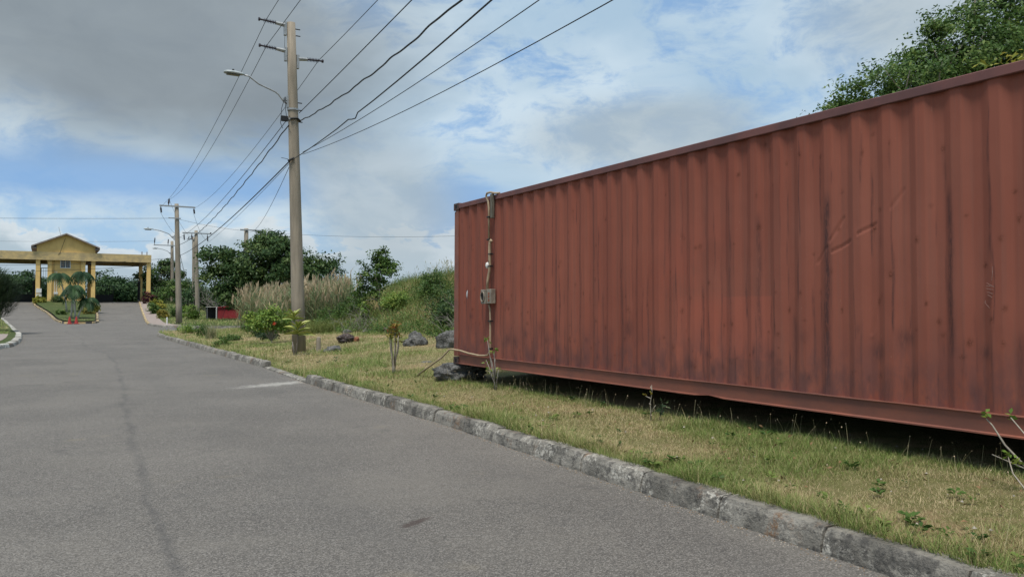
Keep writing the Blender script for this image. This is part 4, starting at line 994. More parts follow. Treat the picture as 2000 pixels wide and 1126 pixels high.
parts = [lawn_patch(130000, .6, 6.0, .10, 2.35, .95, 1.0), lawn_patch(90000, 5.8, 13.0, .10, 2.1, 1.1, 1.4), lawn_patch(60000, 12.2, 20, .10, 6, 1.6, 2.2), lawn_patch(60000, 20, 34, .10, 7, 1.9, 3.4), lawn_patch(26000, 34, 52, .10, 9, 2.2, 5)]
V, F_, T = catm(parts)
tag(arr_mesh('lawn_grass', V, F_, M['blade'], None, T), 'short patchy green and straw-brown lawn grass beside the kerb', 'grass', kind='stuff')
# seed heads and stray long stalks near the container's foot
m = 260; y = rg.uniform(1.5, 11.5, m); x = np.where(rg.random(m) < .6, 5.72 + rg.normal(size=m) * .09, kx(XK, y) + rg.uniform(.15, 1.9, m)); x = np.minimum(x, 5.9)
P = np.stack([x, y, z_lawn(x, y)], 1); az_ = rg.uniform(0, 6.283, m); ln = rg.uniform(.12, .26, m); le = rg.uniform(.05, .5, m)
V, F_ = ribbons(P, az_, ln, np.full(m, .0024), le, rg.uniform(0, .3, m), 3, .7)
tipv = V.reshape(m, -1, 3)[:, -1]
V2, F2 = leaves(tipv, rg.normal(size=(m, 3)), np.repeat([[0, 0, 1.]], m, 0), np.full(m, .016), np.full(m, .009))
V, F_, T = catm([(V, F_, np.full(len(V), .6)), (V2, F2, np.full(len(V2), 1.0))])
tag(arr_mesh('seed_stalks', V, F_, M['reed'], None, T), 'thin grass stalks with pale seed heads along the container foot', 'grass', kind='stuff')

def verge_grass(n, tab, zf, y0, y1, d0, d1, sign, hm, wm):
    P, d = scatter(n, y0, y1, d0, d1, tab, zf, sign); m = len(P)
    dry = np.clip((fbm(P[:, 0] * .5, P[:, 1] * .5) - .35) * 2.4, 0, 1)
    V, F_ = ribbons(P, rg.uniform(0, 6.283, m), hm * (.5 + rg.random(m)), np.full(m, wm), rg.uniform(.1, .7, m), rg.uniform(.1, .5, m), 1)
    return V, F_, np.repeat(np.clip(.1 + .5 * dry + .15 * rg.normal(size=m), 0, 1), 4)
V, F_, T = catm([verge_grass(9000, XV, z_verge, 61, 108, 1.3, 9, 1, .16, .05), verge_grass(3500, XL, z_left, 46.5, 60, .5, 4, -1, .12, .03), verge_grass(3500, XL, z_left, 60, 105, .3, 6, -1, .16, .05)])
tag(arr_mesh('verge_grass', V, F_, M['blade'], None, T), 'grass on the verges around the gate and the far corner', 'grass', kind='stuff')
m = 5000; y = 78 + 32 * rg.random(m); u = rg.random(m); x = kx(IL, y) + .25 + u * (kx(IR, y) - kx(IL, y) - .5); P = np.stack([x, y, zr(y) + .16], 1)
V, F_ = ribbons(P, rg.uniform(0, 6.283, m), .05 + .1 * rg.random(m), np.full(m, .04), rg.uniform(.1, .8, m), rg.uniform(.1, .5, m), 1)
tag(arr_mesh('island_grass', V, F_, M['blade'], None, np.repeat(np.clip(.35 + .2 * rg.normal(size=m), 0, 1), 4)), 'thin grass covering the planted island before the gatehouse', 'grass', kind='stuff')

# the bank: rough grass, weeds, and seed stalks on its crest
def bank_pts(n, x0, x1, y0, y1):
    x = rg.uniform(x0, x1, n); y = rg.uniform(y0, y1, n); return np.stack([x, y, z_lawn(x, y) - .02], 1)
P = bank_pts(52000, 9.9, 22, 13, 46); toe = 10.3 + .7 * fbm(P[:, 1] * .6, P[:, 1] * .2 + 4); P = P[P[:, 0] > toe]; m = len(P)
pat = fbm(P[:, 0] * .55 + 7, P[:, 1] * .55); pat2 = fbm(P[:, 0] * 1.6, P[:, 1] * 1.6 + 11)
ln = (.18 + .42 * rg.random(m)) * (.45 + 1.1 * pat2)
V, F_ = ribbons(P, rg.uniform(0, 6.283, m), ln, .010 + .014 * rg.random(m), rg.uniform(.05, .6, m), rg.uniform(.15, .8, m), 2)
t = np.clip((pat - .40) * 2.6 + .35 * (pat2 - .5) + .16 * rg.normal(size=m) + .18, 0, 1)
parts = [(V, F_, np.repeat(t, 6))]
m = 9000; P = bank_pts(m, 9.4, 12.2, 32, 40)
V, F_ = ribbons(P, rg.uniform(0, 6.283, m), rg.uniform(.35, .85, m), rg.uniform(.012, .026, m), rg.uniform(.05, .5, m), rg.uniform(.2, .8, m), 2); parts.append((V, F_, np.repeat(np.clip(.38 + .35 * (fbm(P[:, 0], P[:, 1]) - .5) + .15 * rg.normal(size=m), 0, 1), 6)))
m = 1100; P = bank_pts(m, 14.5, 22, 14, 36)
V, F_ = ribbons(P, rg.uniform(0, 6.283, m), rg.uniform(.35, .95, m), np.full(m, .012), rg.uniform(.02, .35, m), rg.uniform(0, .3, m), 3, .5); tv = V.reshape(m, -1, 3)[:, -1]
parts.append((V, F_, np.full(len(V), .8)))
V2, F2 = leaves(tv, rg.normal(size=(m, 3)) * [1, 1, .1], np.repeat([[0.1, 0, 1.]], m, 0) + .2 * rg.normal(size=(m, 3)), rg.uniform(.10, .22, m), np.full(m, .028)); parts.append((V2, F2, np.clip(.8 + .15 * rg.normal(size=len(V2)), 0, 1)))
V, F_, T = catm(parts)
tag(arr_mesh('bank_grass', V, F_, M['bankblade'], None, T), 'rough tangled grass and dry stalks covering the bank', 'grass', kind='stuff')
# low leafy weeds filling the foot of the bank
rw = np.random.default_rng(5); n = 650
cx_ = 10.4 + 6.5 * rw.random(n) ** 1.7; cy_ = rw.uniform(14, 45, n); cz_ = z_lawn(cx_, cy_)
per = 70; q_ = np.repeat(np.arange(n), per); sz_ = rw.uniform(.14, .42, n)
Pw = np.stack([cx_, cy_, cz_ + sz_ * .45], 1)[q_] + rw.normal(size=(n * per, 3)) * sz_[q_, None] * [.75, .75, .5]
V, F_ = leaves(Pw, rw.normal(size=(n * per, 3)) * .8 + [-.2, -.3, .8], rw.normal(size=(n * per, 3)), rw.uniform(.05, .12, n * per), rw.uniform(.025, .05, n * per))
tag(arr_mesh('bank_weeds', V, F_, M['leaf_mid'], None, np.repeat(np.clip(rw.random(n)[q_] * .7 + .15 * rw.normal(size=n * per) + .1, 0, 1), 4)), 'low leafy weeds tangled along the foot of the bank', 'weeds', kind='stuff')

# tall plumed reeds
def reeds(n, xr0, yr0, seed, hmin, hmax):
    r_ = np.random.default_rng(seed)
    x = r_.uniform(*xr0, n); y = r_.uniform(*yr0, n); P = np.stack([x, y, z_lawn(x, y) - .05], 1)
    h = np.minimum(r_.uniform(hmin, hmax, n) * (.75 + .5 * fbm(x * .7, y * .7)), 3.0 - P[:, 2] + .3 * r_.normal(size=n)); h = np.maximum(h, .5); az0 = r_.uniform(0, 6.283, n); le = r_.uniform(.02, .28, n)
    out = []
    V, F_ = ribbons(P, az0, h, np.full(n, .022), le, r_.uniform(0, .15, n), 3, .5); out.append((V, F_, np.repeat(np.clip(.55 + .2 * r_.normal(size=n), 0, 1), 8)))
    tv = V.reshape(n, -1, 3)[:, -1]
    k = r_.random(n) < .62; tv = tv[k]; m = len(tv)
    for _ in range(3):
        Vp, Fp = leaves(tv - [0, 0, .1], r_.normal(size=(m, 3)) * [1, 1, .1], np.stack([.3 * r_.normal(size=m), .3 * r_.normal(size=m), np.ones(m)], 1), r_.uniform(.35, .65, m), r_.uniform(.05, .10, m))
        out.append((Vp, Fp, np.repeat(np.clip(.88 + .12 * r_.normal(size=m), 0, 1), 4)))
    for lv in range(5):
        t0 = r_.uniform(.12, .85, n)
        B = P + (np.stack([np.cos(az0) * le * h * t0, np.sin(az0) * le * h * t0, h * t0], 1))
        V, F_ = ribbons(B, r_.uniform(0, 6.283, n), r_.uniform(.45, .95, n), r_.uniform(.025, .05, n), r_.uniform(.2, .55, n), r_.uniform(.4, 1.1, n), 3)
        out.append((V, F_, np.repeat(np.clip(r_.normal(size=n) * .2 + .28 + .12 * (t0 < .4), 0, 1), 8)))
    return out
V, F_, T = catm(reeds(1000, (9.4, 12.6), (36, 48), 3, 1.5, 2.5) + reeds(260, (11.6, 14.0), (39, 47), 4, 1.2, 1.9))
tag(arr_mesh('tall_reeds', V, F_, M['reed'], None, T), 'dense stand of tall tan plumed reeds behind the nearest pole', 'reeds', kind='stuff')

# ------------------------------------------------------------------ trees
def zl0(x, y): return float(z_lawn(x, y))
tree('broad_tree', 'broad dark green tree behind the reeds with thin branches reaching left', (17.0, 72.0, .6),
     [(0, 0, 4.6, 3.6, 3.2, 2.5, 4), (-2.6, 1, 3.2, 2.6, 2.2, 1.9, 2), (3.2, .3, 3.6, 2.4, 2.2, 2.2, 2), (.4, .5, 6.7, 1.7, 1.5, .9, 1), (-3.9, 1.6, 5.6, 2.0, .9, .7, .55), (-4.4, 1.8, 4.2, 1.2, .8, .5, .3), (5, 0, 5, 1.3, 1.2, .8, .5), (-.5, 0, 2.0, 3.6, 2.5, 1.3, 2)],
     520, 70, .30, .16, .72, 'leaf_dark', 31, .22, ntips=26, shell=.35)
tree('round_tree', 'smaller rounded green tree right of the broad tree, beyond the reeds', (22.0, 70.8, .6), [(0, 0, 3.1, 1.9, 1.7, 1.5, 2), (-1.6, 0, 2.5, 1.4, 1.2, 1.3, 1), (1.2, 0, 2.3, 1.2, 1.1, 1.2, 1)], 110, 60, .22, .11, .6, 'leaf_far', 32, .12, ntips=8)
tree('young_tree', 'young bright green tree growing on the bank left of the container', (12.45, 32.6, zl0(12.45, 32.6)), [(0, 0, 1.75, .62, .6, .85, 3), (.05, 0, 2.5, .38, .35, .4, 1.2), (-.55, .2, 1.1, .55, .5, .8, 1.8), (.5, 0, 2.0, .35, .3, .35, .9), (-.75, .3, 1.9, .28, .25, .35, .35), (.1, -.1, .8, .6, .5, .5, .8)],
     95, 48, .12, .065, .25, 'leaf_mid', 33, .045, 'bark_pale', 12, shell=.3)
tree('sapling', 'small light green sapling sprouting in front of the young tree', (11.35, 31.6, zl0(11.35, 31.6)), [(0, 0, .62, .20, .2, .38, 1)], 14, 14, .17, .07, .16, 'leaf_bright', 34, .018, ntips=5, stem='stem', cat='plant')
for i, (x, y, r_, h_, lab, m_) in enumerate(((13.4, 29.3, .62, .55, 'leafy green shrub high on the bank left of the container', 'leaf_mid'), (11.4, 22.9, .75, .6, 'dark bushy shrub at the bank foot behind the boulders', 'leaf_dark'),
        (12.2, 25.2, .7, .55, 'dark shrub in the hollow of the bank above the boulders', 'leaf_dark'), (10.9, 34.5, .7, .5, 'green shrub at the bank foot right of the nearest pole', 'leaf_mid'), (11.2, 20.4, .55, .7, 'dark shrub tucked against the container end', 'leaf_dark'), (11.75, 33.9, .75, .75, 'leafy shrub crowding the left foot of the young tree', 'leaf_mid'), (12.6, 31.2, .55, .45, 'light green shrub right of the young tree trunk', 'leaf_bright'))):
    tree('shrub', lab, (x, y, float(z_lawn(x, y))), [(0, 0, h_, r_, r_, h_, 1), (r_ * .5, .2, h_ * .7, r_ * .6, r_ * .6, h_ * .7, .6), (-r_ * .5, -.1, h_ * .6, r_ * .6, r_ * .6, h_ * .6, .6)], 60, 55, .085, .045, .26, m_, 40 + i, .025, ntips=8, stem='stem', cat='shrub', shell=.35)
# bare tangled twigs at the bank foot
def twig_tangle(name, label, loc, rx, rz, n, seed, mat='twig_grey', rad=.006, cat='brush'):
    r_ = np.random.default_rng(seed); m = MB()
    for _ in range(n):
        p = Vector((r_.normal() * rx * .35, r_.normal() * rx * .35, 0)); d = Vector((r_.normal() * .8, r_.normal() * .8, abs(r_.normal()) + .5)).normalized()
        pts = [p]; L_ = rz * (.5 + .8 * r_.random())
        for k in range(4):
            d = (d + Vector((r_.normal(), r_.normal(), r_.normal() - .25)) * .3).normalized(); p = p + d * L_ / 4; pts.append(p.copy())
            if k > 0 and r_.random() < .7:
                e = (d + Vector((r_.normal(), r_.normal(), r_.normal())) * .7).normalized(); m.tube([p, p + e * L_ * .18, p + e * L_ * .3 + Vector((0, 0, .05 * L_))], [rad * .6, rad * .5, rad * .3], 3, False)
        m.tube(pts, [rad, rad * .9, rad * .8, rad * .6, rad * .4], 4, False)
    o = m.build(name, M[mat], None); o.location = loc; return tag(o, label, cat)
twig_tangle('dry_brush', 'tangle of dry brown twigs on the bank above the right boulder', (11.0, 20.9, .75), 1.1, 1.1, 90, 51)
twig_tangle('dry_brush', 'dry brown brush overhanging the bank foot left of the boulders', (10.75, 30.2, .6), .9, .8, 60, 52)
twig_tangle('bare_shrub', 'bare grey twiggy shrub behind the gate pole', (15.5, 112.5, 2.3), 2.4, 3.2, 90, 53, rad=.022, cat='shrub')
twig_tangle('bare_shrub', 'grey leafless shrub between the far poles and the broad tree', (16.6, 90, .9), 2.6, 3.2, 90, 54, rad=.02, cat='shrub')

# trees rising behind the container
tree('forest_tree', 'large dark leafy tree rising behind the container, left of the group', (14.7, 9.5, 2.9), [(0, 0, 2.3, 1.5, 1.5, 1.3, 3), (-.9, .2, 1.7, 1.1, 1.1, 1.2, 2), (.9, -.6, 3.3, 1.1, 1.1, .9, 1.6), (-1.0, .8, 2.2, .5, .6, .5, .4)],
     300, 105, .085, .045, .27, 'leaf_mid', 61, .07, 'bark_pale', 22, shell=.4, bare=10)
tree('forest_tree', 'leafy tree with pale bare limbs behind the container, middle of the group', (16.5, 9.1, 2.9), [(0, 0, 3.4, 1.6, 1.6, 1.5, 3), (.6, -.6, 2.2, 1.5, 1.5, 1.5, 2), (-.7, .3, 2.6, 1.2, 1.2, 1.4, 1.5)], 300, 105, .088, .046, .28, 'leaf_mid', 62, .09, 'bark_pale', 26, shell=.35, bare=14)
tree('forest_tree', 'tallest tree behind the container, its top leaving the frame at the upper right', (19.2, 8.4, 3.0), [(0, 0, 4.0, 1.9, 1.9, 1.6, 3), (-1.1, .5, 5.1, 1.2, 1.2, .7, 1.2), (.6, -1, 5.2, 1.5, 1.5, 1.2, 1.5), (0, -1, 2.6, 1.8, 1.8, 1.6, 2)], 300, 100, .095, .05, .32, 'leaf_dark', 63, .1, 'bark_pale', 20, shell=.4)
tree('yellow_shrub', 'yellow-green shrub showing over the container roof at the right edge', (11.6, 5.6, 1.45), [(0, 0, 2.9, .7, .7, .55, 2), (-.2, .7, 2.6, .5, .5, .4, 1), (0, -.9, 3.1, .6, .7, .5, 1), (0, 0, 1.6, .6, .6, .9, 1)], 120, 60, .12, .035, .26, 'leaf_yellow', 64, .04, ntips=10, shell=.3, cat='shrub')

# trees beyond the gate
far = [  # x, y, height
    (-8.67, 158.03, 6.17, 'tree beyond the gate at the left edge of the view'),
    (-5.69, 161.47, 5.35, 'far tree seen between the left edge and the parked car'),
    (-3.15, 147.89, 5.2, 'far tree left of the signed column, its crown just below the canopy'),
    (-0.82, 157.46, 4.17, 'far tree seen through the gap beside the tower'),
    (7.95, 149.85, 5.38, 'far tree just right of the tower under the canopy'),
    (9.54, 141.29, 3.76, 'low far tree above the closed gate'),
    (12.27, 152.34, 4.52, 'far tree left of the rear right canopy column'),
    (13.66, 142.31, 3.37, 'far tree between the rightmost canopy columns'),
    (15.79, 140.7, 4.36, 'far tree just right of the canopy end'),
    (19.34, 148.32, 3.28, 'far tree behind the corner lamp pole'),
    (19.3, 135.78, 3.6, 'far tree between the corner lamp pole and the next pole')]
for i, (x, y, h_, lab) in enumerate(far):
    tree('far_tree', lab, (x, y, 2.3), [(0, 0, h_ * .62, 2.2, 2.0, h_ * .38, 3), (1.3, .5, h_ * .45, 1.8, 1.6, h_ * .35, 1.5), (-1.4, 0, h_ * .42, 1.8, 1.6, h_ * .36, 1.5), (.3, 0, h_ * .25, 2.4, 2, h_ * .25, 1.4)], 75, 55, .42, .22, 1.0, 'leaf_far', 70 + i, .14, ntips=6, group='trees beyond the gate')
for i, (x, y, tp, r_, lab) in enumerate((
        (14.44, 107.45, 5.14, 2.2, 'dark bush behind the corner lamp pole foot'),
        (16.0, 97.26, 4.84, 2.6, 'green bush left of the red hut, behind the pole with hanging insulators'),
        (18.14, 100.65, 4.06, 2.2, 'dark bush above the red hut roof'),
        (18.49, 91.17, 3.84, 2.4, 'dark bush between the red hut and the reeds'),
        (15.82, 135.61, 4.87, 2.0, 'low bush beyond the gate footway'))):
    z0 = float(z_verge(x, y)); h_ = max(1.5, tp - z0)
    tree('bush', lab, (x, y, z0), [(0, 0, h_ * .55, r_, r_ * .8, h_ * .42, 2), (r_ * .6, 0, h_ * .35, r_ * .7, r_ * .6, h_ * .33, 1), (-r_ * .6, 0, h_ * .35, r_ * .7, r_ * .6, h_ * .33, 1)], 80, 60, .26, .13, .7, 'leaf_far' if i % 2 else 'leaf_mid', 90 + i, .08, ntips=6, stem='stem', cat='bush', shell=.4)
tree('branchy_tree', 'open dark tree with layered foliage right of the gate canopy', (13.2, 121, 2.3), [(0, 0, 4.6, 1.9, 1.5, .4, 1.4), (1.5, 0, 5.4, 1.2, 1, .35, .8), (-1.2, 0, 3.7, 1.5, 1.2, .5, 1.2), (2.2, 0, 4.0, 1.5, 1.2, .5, 1), (.4, 0, 2.6, 2.2, 1.6, .7, 1.6)], 90, 55, .36, .18, .75, 'leaf_dark', 99, .12, ntips=16, shell=.3)

# feathery shrub by the left corner
rf_ = np.random.default_rng(77); fs_ = thing('feathery_shrub', 'soft feathery dark green shrub leaning over the left corner kerb', 'shrub', (-2.75, 52.5, .25))
n = 9000; d = rf_.normal(size=(n, 3)); d /= np.linalg.norm(d, axis=1, keepdims=True); P = np.array([-.1, 0, 1.9]) + d * np.array([1.5, 1.4, 1.5]) * (rf_.random(n) ** .5)[:, None]
V, F_ = ribbons(P, np.arctan2(d[:, 1], d[:, 0]) + .5 * rf_.normal(size=n), rf_.uniform(.25, .6, n), rf_.uniform(.02, .045, n), rf_.uniform(.3, .95, n), rf_.uniform(.2, .8, n), 2)
arr_mesh('foliage', V, F_, M['leaf_feather'], fs_, np.repeat(rf_.random(n), 6))
limbs((0, 0, 0), [tuple(p) for p in P[:14]], .07, rf_, .25).build('stem', M['bark'], fs_, True)

# ------------------------------------------------------------------ island palms and bushes
def palm(label, base, h, lean, seed, nf=17, fl=1.25):
    r_ = random.Random(seed); h *= 1.18; root = thing('palm', label, 'palm', base)
    tp = Vector((lean[0], lean[1], h))
    m = MB().tube([(0, 0, -.1), (lean[0] * .25, lean[1] * .25, h * .35), (lean[0] * .6, lean[1] * .6, h * .7), tp], [.10, .075, .06, .05], 8).build('trunk', M['trunk_white'], root, True)
    for k in range(nf):
        az_ = k * 2.4 + r_.uniform(-.3, .3); el_ = r_.uniform(.05, 1.0); vs, fs, tt = [], [], []
        S = 9; pts = []
        for i in range(S + 1):
            t = i / S; rr = fl * (t - .12 * t * t); zz = fl * (math.sin(el_) * t * .9 - .95 * t * t)
            pts.append(Vector((math.cos(az_) * rr * math.cos(el_ * .6), math.sin(az_) * rr * math.cos(el_ * .6), zz)))
        sd_ = Vector((-math.sin(az_), math.cos(az_), 0))
        for i in range(S):
            a, b = pts[i], pts[i + 1]; wl = fl * .36 * math.sin(math.pi * min(1, (i + .8) / (S + .3))) + .04
            for s_ in (-1, 1):
                for q_ in (0, .5):
                    o = a.lerp(b, q_); o2 = a.lerp(b, q_ + .62); tipp = o.lerp(b, .5) + sd_ * s_ * wl + (b - a) * .9 + Vector((0, 0, -wl * .75))
                    bi = len(vs); vs += [o, o2, tipp]; fs.append((bi, bi + 1, bi + 2))
        o = MB().poly([tuple(v) for v in vs], fs).build('frond', M['leaf_palm'], root); o.location = tp
        me = o.data; at = me.attributes.new('tint', 'FLOAT', 'POINT'); tv = r_.random(); at.data.foreach_set('value', np.full(len(me.vertices), tv, np.float32))
    return root
for (x, y, h, ln_, fl, sd, lab) in (
        (1.75, 94.01, 3.3, (-0.75, 0), 1.5, 733, 'palm with the tallest crown, left of the island group'),
        (1.91, 84.66, 2.6, (0.15, 0), 1.35, 751, 'middle palm of the island group with whitewashed trunk'),
        (2.25, 84.48, 2.3, (-0.1, 0), 1.35, 769, 'palm nearest the island nose behind the cones'),
        (2.37, 84.41, 1.6, (0.95, 0.2), 1.2, 772, 'short palm leaning right on the island'),
        (2.16, 93.78, 3.5, (0.9, 0.3), 1.5, 744, 'palm at the back of the island group, leaning right')):
    palm(lab, (x, y, float(zr(y)) + .15), h, ln_, sd, fl=fl)
for i, (x, y, where, r_, m_, lab) in enumerate((
        (-0.86, 107.13, 'island', 0.55, 'leaf_yellow', 'yellow-green bush at the left back corner of the island'),
        (4.14, 94.95, 'island', 0.55, 'leaf_yellow', 'yellow-green bush at the right edge of the island'),
        (1.01, 108.35, 'island', 0.5, 'leaf_dark', 'low dark bush at the foot of the tower wall'),
        (1.11, 89.78, 'island', 0.3, 'leaf_mid', 'small round plant on the left island edge'),
        (3.54, 90.67, 'island', 0.35, 'leaf_croton', 'small mixed shrub near the island right front'),
        (10.81, 107.23, 'verge', 0.9, 'leaf_wine', 'wine-red shrub beside the gate footway'),
        (10.69, 98.05, 'verge', 0.7, 'leaf_yellow', 'yellow shrub below the wine-red shrub'),
        (9.7, 91.69, 'verge', 0.7, 'leaf_mid', 'green ground shrub lining the gate footway'),
        (9.79, 84.69, 'verge', 0.5, 'leaf_croton', 'reddish green shrub left of the corner lamp pole'),
        (11.35, 79.14, 'verge', 0.9, 'leaf_bright', 'pale leafy shrub between the corner lamp pole and the next pole'),
        (11.25, 86.15, 'verge', 0.6, 'leaf_mid', 'green shrub at the gate pole foot'))):
    z0 = float(zr(y)) + .15 if where == 'island' else float(z_verge(x, y))
    tree('garden_shrub', lab, (x, y, z0), [(0, 0, r_ * .8, r_, r_ * .8, r_ * .8, 1), (r_ * .5, 0, r_ * .5, r_ * .7, r_ * .6, r_ * .5, .5)], 34, 36, .2, .09, .3, m_, 120 + i, .03, ntips=5, stem='stem', cat='shrub', shell=.35)

# ------------------------------------------------------------------ plants on the lawn
def zl1(x, y): return float(z_lawn(x, y))
hb = tree('hibiscus_bush', 'leafy hibiscus bush with one orange-red flower left of the nearest pole', (6.51, 27.13, zl1(6.51, 27.13)), [(-.15, 0, .78, .62, .5, .38, 2), (.4, .1, .72, .42, .4, .33, 1), (-.55, 0, .7, .35, .35, .3, .8), (-.1, 0, 1.02, .35, .3, .16, .6)],
     85, 30, .105, .06, .2, 'leaf_bright', 140, .028, 'bark_pale', 11, fork=.12, stem='stem', cat='shrub', shell=.35)
fl = MB()
for k in range(5):
    a = k * 1.2566; fl.poly([(0, 0, 0), (.035 * math.cos(a - .5), -.03, .035 * math.sin(a - .5)), (.075 * math.cos(a), -.045, .075 * math.sin(a)), (.035 * math.cos(a + .5), -.03, .035 * math.sin(a + .5))], [(0, 1, 2, 3)])
fl.tube([(0, 0, 0), (.02, -.09, -.01)], .007, 5); f_ = fl.build('flower', M['petal'], hb); f_.location = (-.05, -.52, .68); f_.scale = (1.0, 1.0, 1.0)

# variegated dracaena, leaf by leaf
dr = thing('dracaena', 'yellow variegated dracaena with arching strap leaves in front of the nearest pole', 'plant', (5.56, 20.6, zl1(5.56, 20.6)))
MB().tube([(0, 0, -.05), (.03, 0, .2), (.055, 0, .45), (.06, 0, .66)], [.02, .018, .016, .014], 7).build('stem', M['bark'], dr, True)
MB().tube([(-.03, 0, -.05), (-.06, 0, .2), (-.085, .0, .36)], [.018, .016, .015], 7).build('stake', M['twig_grey'], dr, True)
MB().tube([(.055, 0, .6), (.0, 0, .85), (-.05, 0, 1.0)], [.013, .012, .01], 6).build('stem', M['bark'], dr, True)
rd = random.Random(5)
mv, NV = material('variegated_leaf')
uvt = NV.n('ShaderNodeAttribute', out=None, attribute_name='tint').outputs['Fac']
colv = NV.ramp(uvt, [(0, (.52, .50, .16)), (.4, (.40, .42, .10)), (.7, (.14, .22, .04)), (1, (.10, .18, .03))])
finish(NV, colv, .45, spec=.4); M['varieg'] = mv
def strap(root, org, az_, el_, L_, w_):
    S = 6; vs, fs, tt = [], [], []; rol = rd.uniform(-1.0, 1.0); cr_, sr_ = math.cos(rol), math.sin(rol)
    for i in range(S + 1):
        t = i / S; r_ = L_ * t * math.cos(el_) + .10 * L_ * t * t; z = L_ * (math.sin(el_) * t - .30 * t * t)
        ww = w_ * math.sin(math.pi * min(1, .12 + .88 * t) ** .8) * .5 if i < S else .001
        for k, s_ in enumerate((-1, 0, 1)):
            vs.append((math.cos(az_) * r_ - math.sin(az_) * s_ * ww * cr_, math.sin(az_) * r_ + math.cos(az_) * s_ * ww * cr_, z + (abs(s_)) * ww * .35 + s_ * ww * sr_)); tt.append(0.05 if s_ else .85)
    for i in range(S):
        for k in range(2): b = i * 3 + k; fs.append((b, b + 1, b + 4, b + 3))
    m = MB().poly(vs, fs); o = m.build('leaf', M['varieg'], root); o.location = org
    a = o.data.attributes.new('tint', 'FLOAT', 'POINT'); a.data.foreach_set('value', np.array(tt, np.float32))
for k in range(24): strap(dr, (.06, 0, .52 + .009 * k), k * 2.4 + rd.uniform(-.2, .2), rd.uniform(.0, .35) + .035 * k, rd.uniform(.36, .48), .095)
for k in range(14): strap(dr, (-.05, 0, .92 + .008 * k), k * 2.4 + rd.uniform(-.2, .2), rd.uniform(.05, .4) + .06 * k, rd.uniform(.28, .38), .08)

# pruned croton with pale stems
ct = thing('croton', 'pruned croton with bare pale stems and a few yellow-red leaves on top', 'plant', (5.52, 13.75, zl1(5.52, 13.75)))
ms = MB(); rcn = random.Random(9); tips = []
ms.tube([(0, 0, -.05), (.0, 0, .12), (.005, 0, .25)], [.035, .032, .026], 8)
for (dx, dy, h_) in ((-.07, .0, .66), (-.03, .05, .80), (.02, -.02, .86), (.05, .03, .72), (.09, -.01, .60), (-.005, -.05, .5), (.06, -.05, .7)):
    ms.tube([(dx * .25, dy * .3, .1), (dx * .5, dy * .6, .3), (dx * .85, dy, h_ * .65), (dx * 1.15, dy * 1.1, h_)], [.014, .012, .011, .008], 6); tips.append((dx * 1.15, dy * 1.1, h_))
ms.build('stem', M['bark_pale'], ct, True)
rcr = np.random.default_rng(14); Ct = np.array([tips[i] for i in (0, 1, 2, 3, 4, 6)]); n = 150
n = 230; qi = rcr.choice(6, n, p=[.12, .18, .34, .16, .08, .12]); P = Ct[qi] + rcr.normal(size=(n, 3)) * [.035, .035, .035]; dv = rcr.normal(size=(n, 3)) + [0, 0, .4]
V, F_ = leaves(P + dv * .022, rcr.normal(size=(n, 3)) + [0, 0, .6], dv, rcr.uniform(.06, .10, n), rcr.uniform(.02, .034, n))
arr_mesh('foliage', V, F_, M['leaf_croton'], ct, np.repeat(np.clip(rcr.normal(size=n) * .3 + .45 + .3 * (qi == 2), 0, 1), 4))

def twig_plant(name, label, loc, paths, mat, leafpts, lmat, seed, ls=(.035, .06), lw=(.015, .025), rads=(.008, .006, .004), nl=7, cat='plant'):
    root = thing(name, label, cat, loc); m = MB()
    for pth in paths:
        n = len(pth); m.tube(pth, [rads[0] + (rads[2] - rads[0]) * i / max(1, n - 1) for i in range(n)], 6)
    m.build('stem', M[mat], root, True)
    if leafpts:
        r_ = np.random.default_rng(seed); C = np.repeat(np.array(leafpts), nl, 0); n = len(C); dv = r_.normal(size=(n, 3)) + [0, 0, .2]
        V, F_ = leaves(C + dv * ls[0] * .45, r_.normal(size=(n, 3)) + [0, 0, 1.0], dv, r_.uniform(*ls, n), r_.uniform(*lw, n)); arr_mesh('foliage', V, F_, M[lmat], root, np.repeat(r_.random(n), 4))
    return root
# coordinates below: x is towards the container, y along the road
twig_plant('sapling', 'thin straggly sapling in front of the container below the meter box', (5.62, 10.1, zl1(5.62, 10.1)),
    [[(0, 0, -.02), (0, .0, .14), (-.01, .08, .35), (0, .16, .52), (.01, .24, .72)], [(0, 0, .12), (0, -.02, .3), (0, .02, .5), (0, .03, .56)], [(0, .01, .1), (0, .14, .28), (0, .26, .42)], [(0, .0, .1), (0, .12, .22), (0, .22, .3)], [(0, 0, .16), (0, .06, .34), (0, .12, .46)], [(0, -.04, -.02), (0, -.07, .16), (0, -.11, .30)], [(0, .02, .2), (0, .0, .38), (0, -.01, .45)]],
    'twig_grey', [(.01, .24, .72), (.01, .28, .73), (0, .03, .56), (0, -.0, .58), (0, .24, .36), (0, .12, .25), (0, -.01, .3), (0, .05, .2), (0, .2, .28)], 'leaf_bright', 201, (.05, .09), (.018, .03), (.009, .006, .004), 5)
twig_plant('bare_twig', 'small pale bare twig with dried leaf tufts in the grass before the container', (5.5, 6.5, zl1(5.5, 6.5)),
    [[(0, 0, -.02), (0, .005, .09), (0, .01, .19), (0, -.005, .25), (0, -.02, .32), (0, -.01, .38)], [(0, .0, .24), (0, .035, .245), (0, .085, .255)], [(0, 0, .08), (0, -.04, .14), (0, -.075, .175)], [(0, -.02, .32), (0, .01, .365)], [(0, .0, .17), (0, .03, .185)]],
    'bark_pale', [(0, .10, .262), (0, -.01, .285), (0, .115, .268)], 'leaf_croton', 202, (.02, .035), (.012, .02), (.0065, .0045, .003), 7)
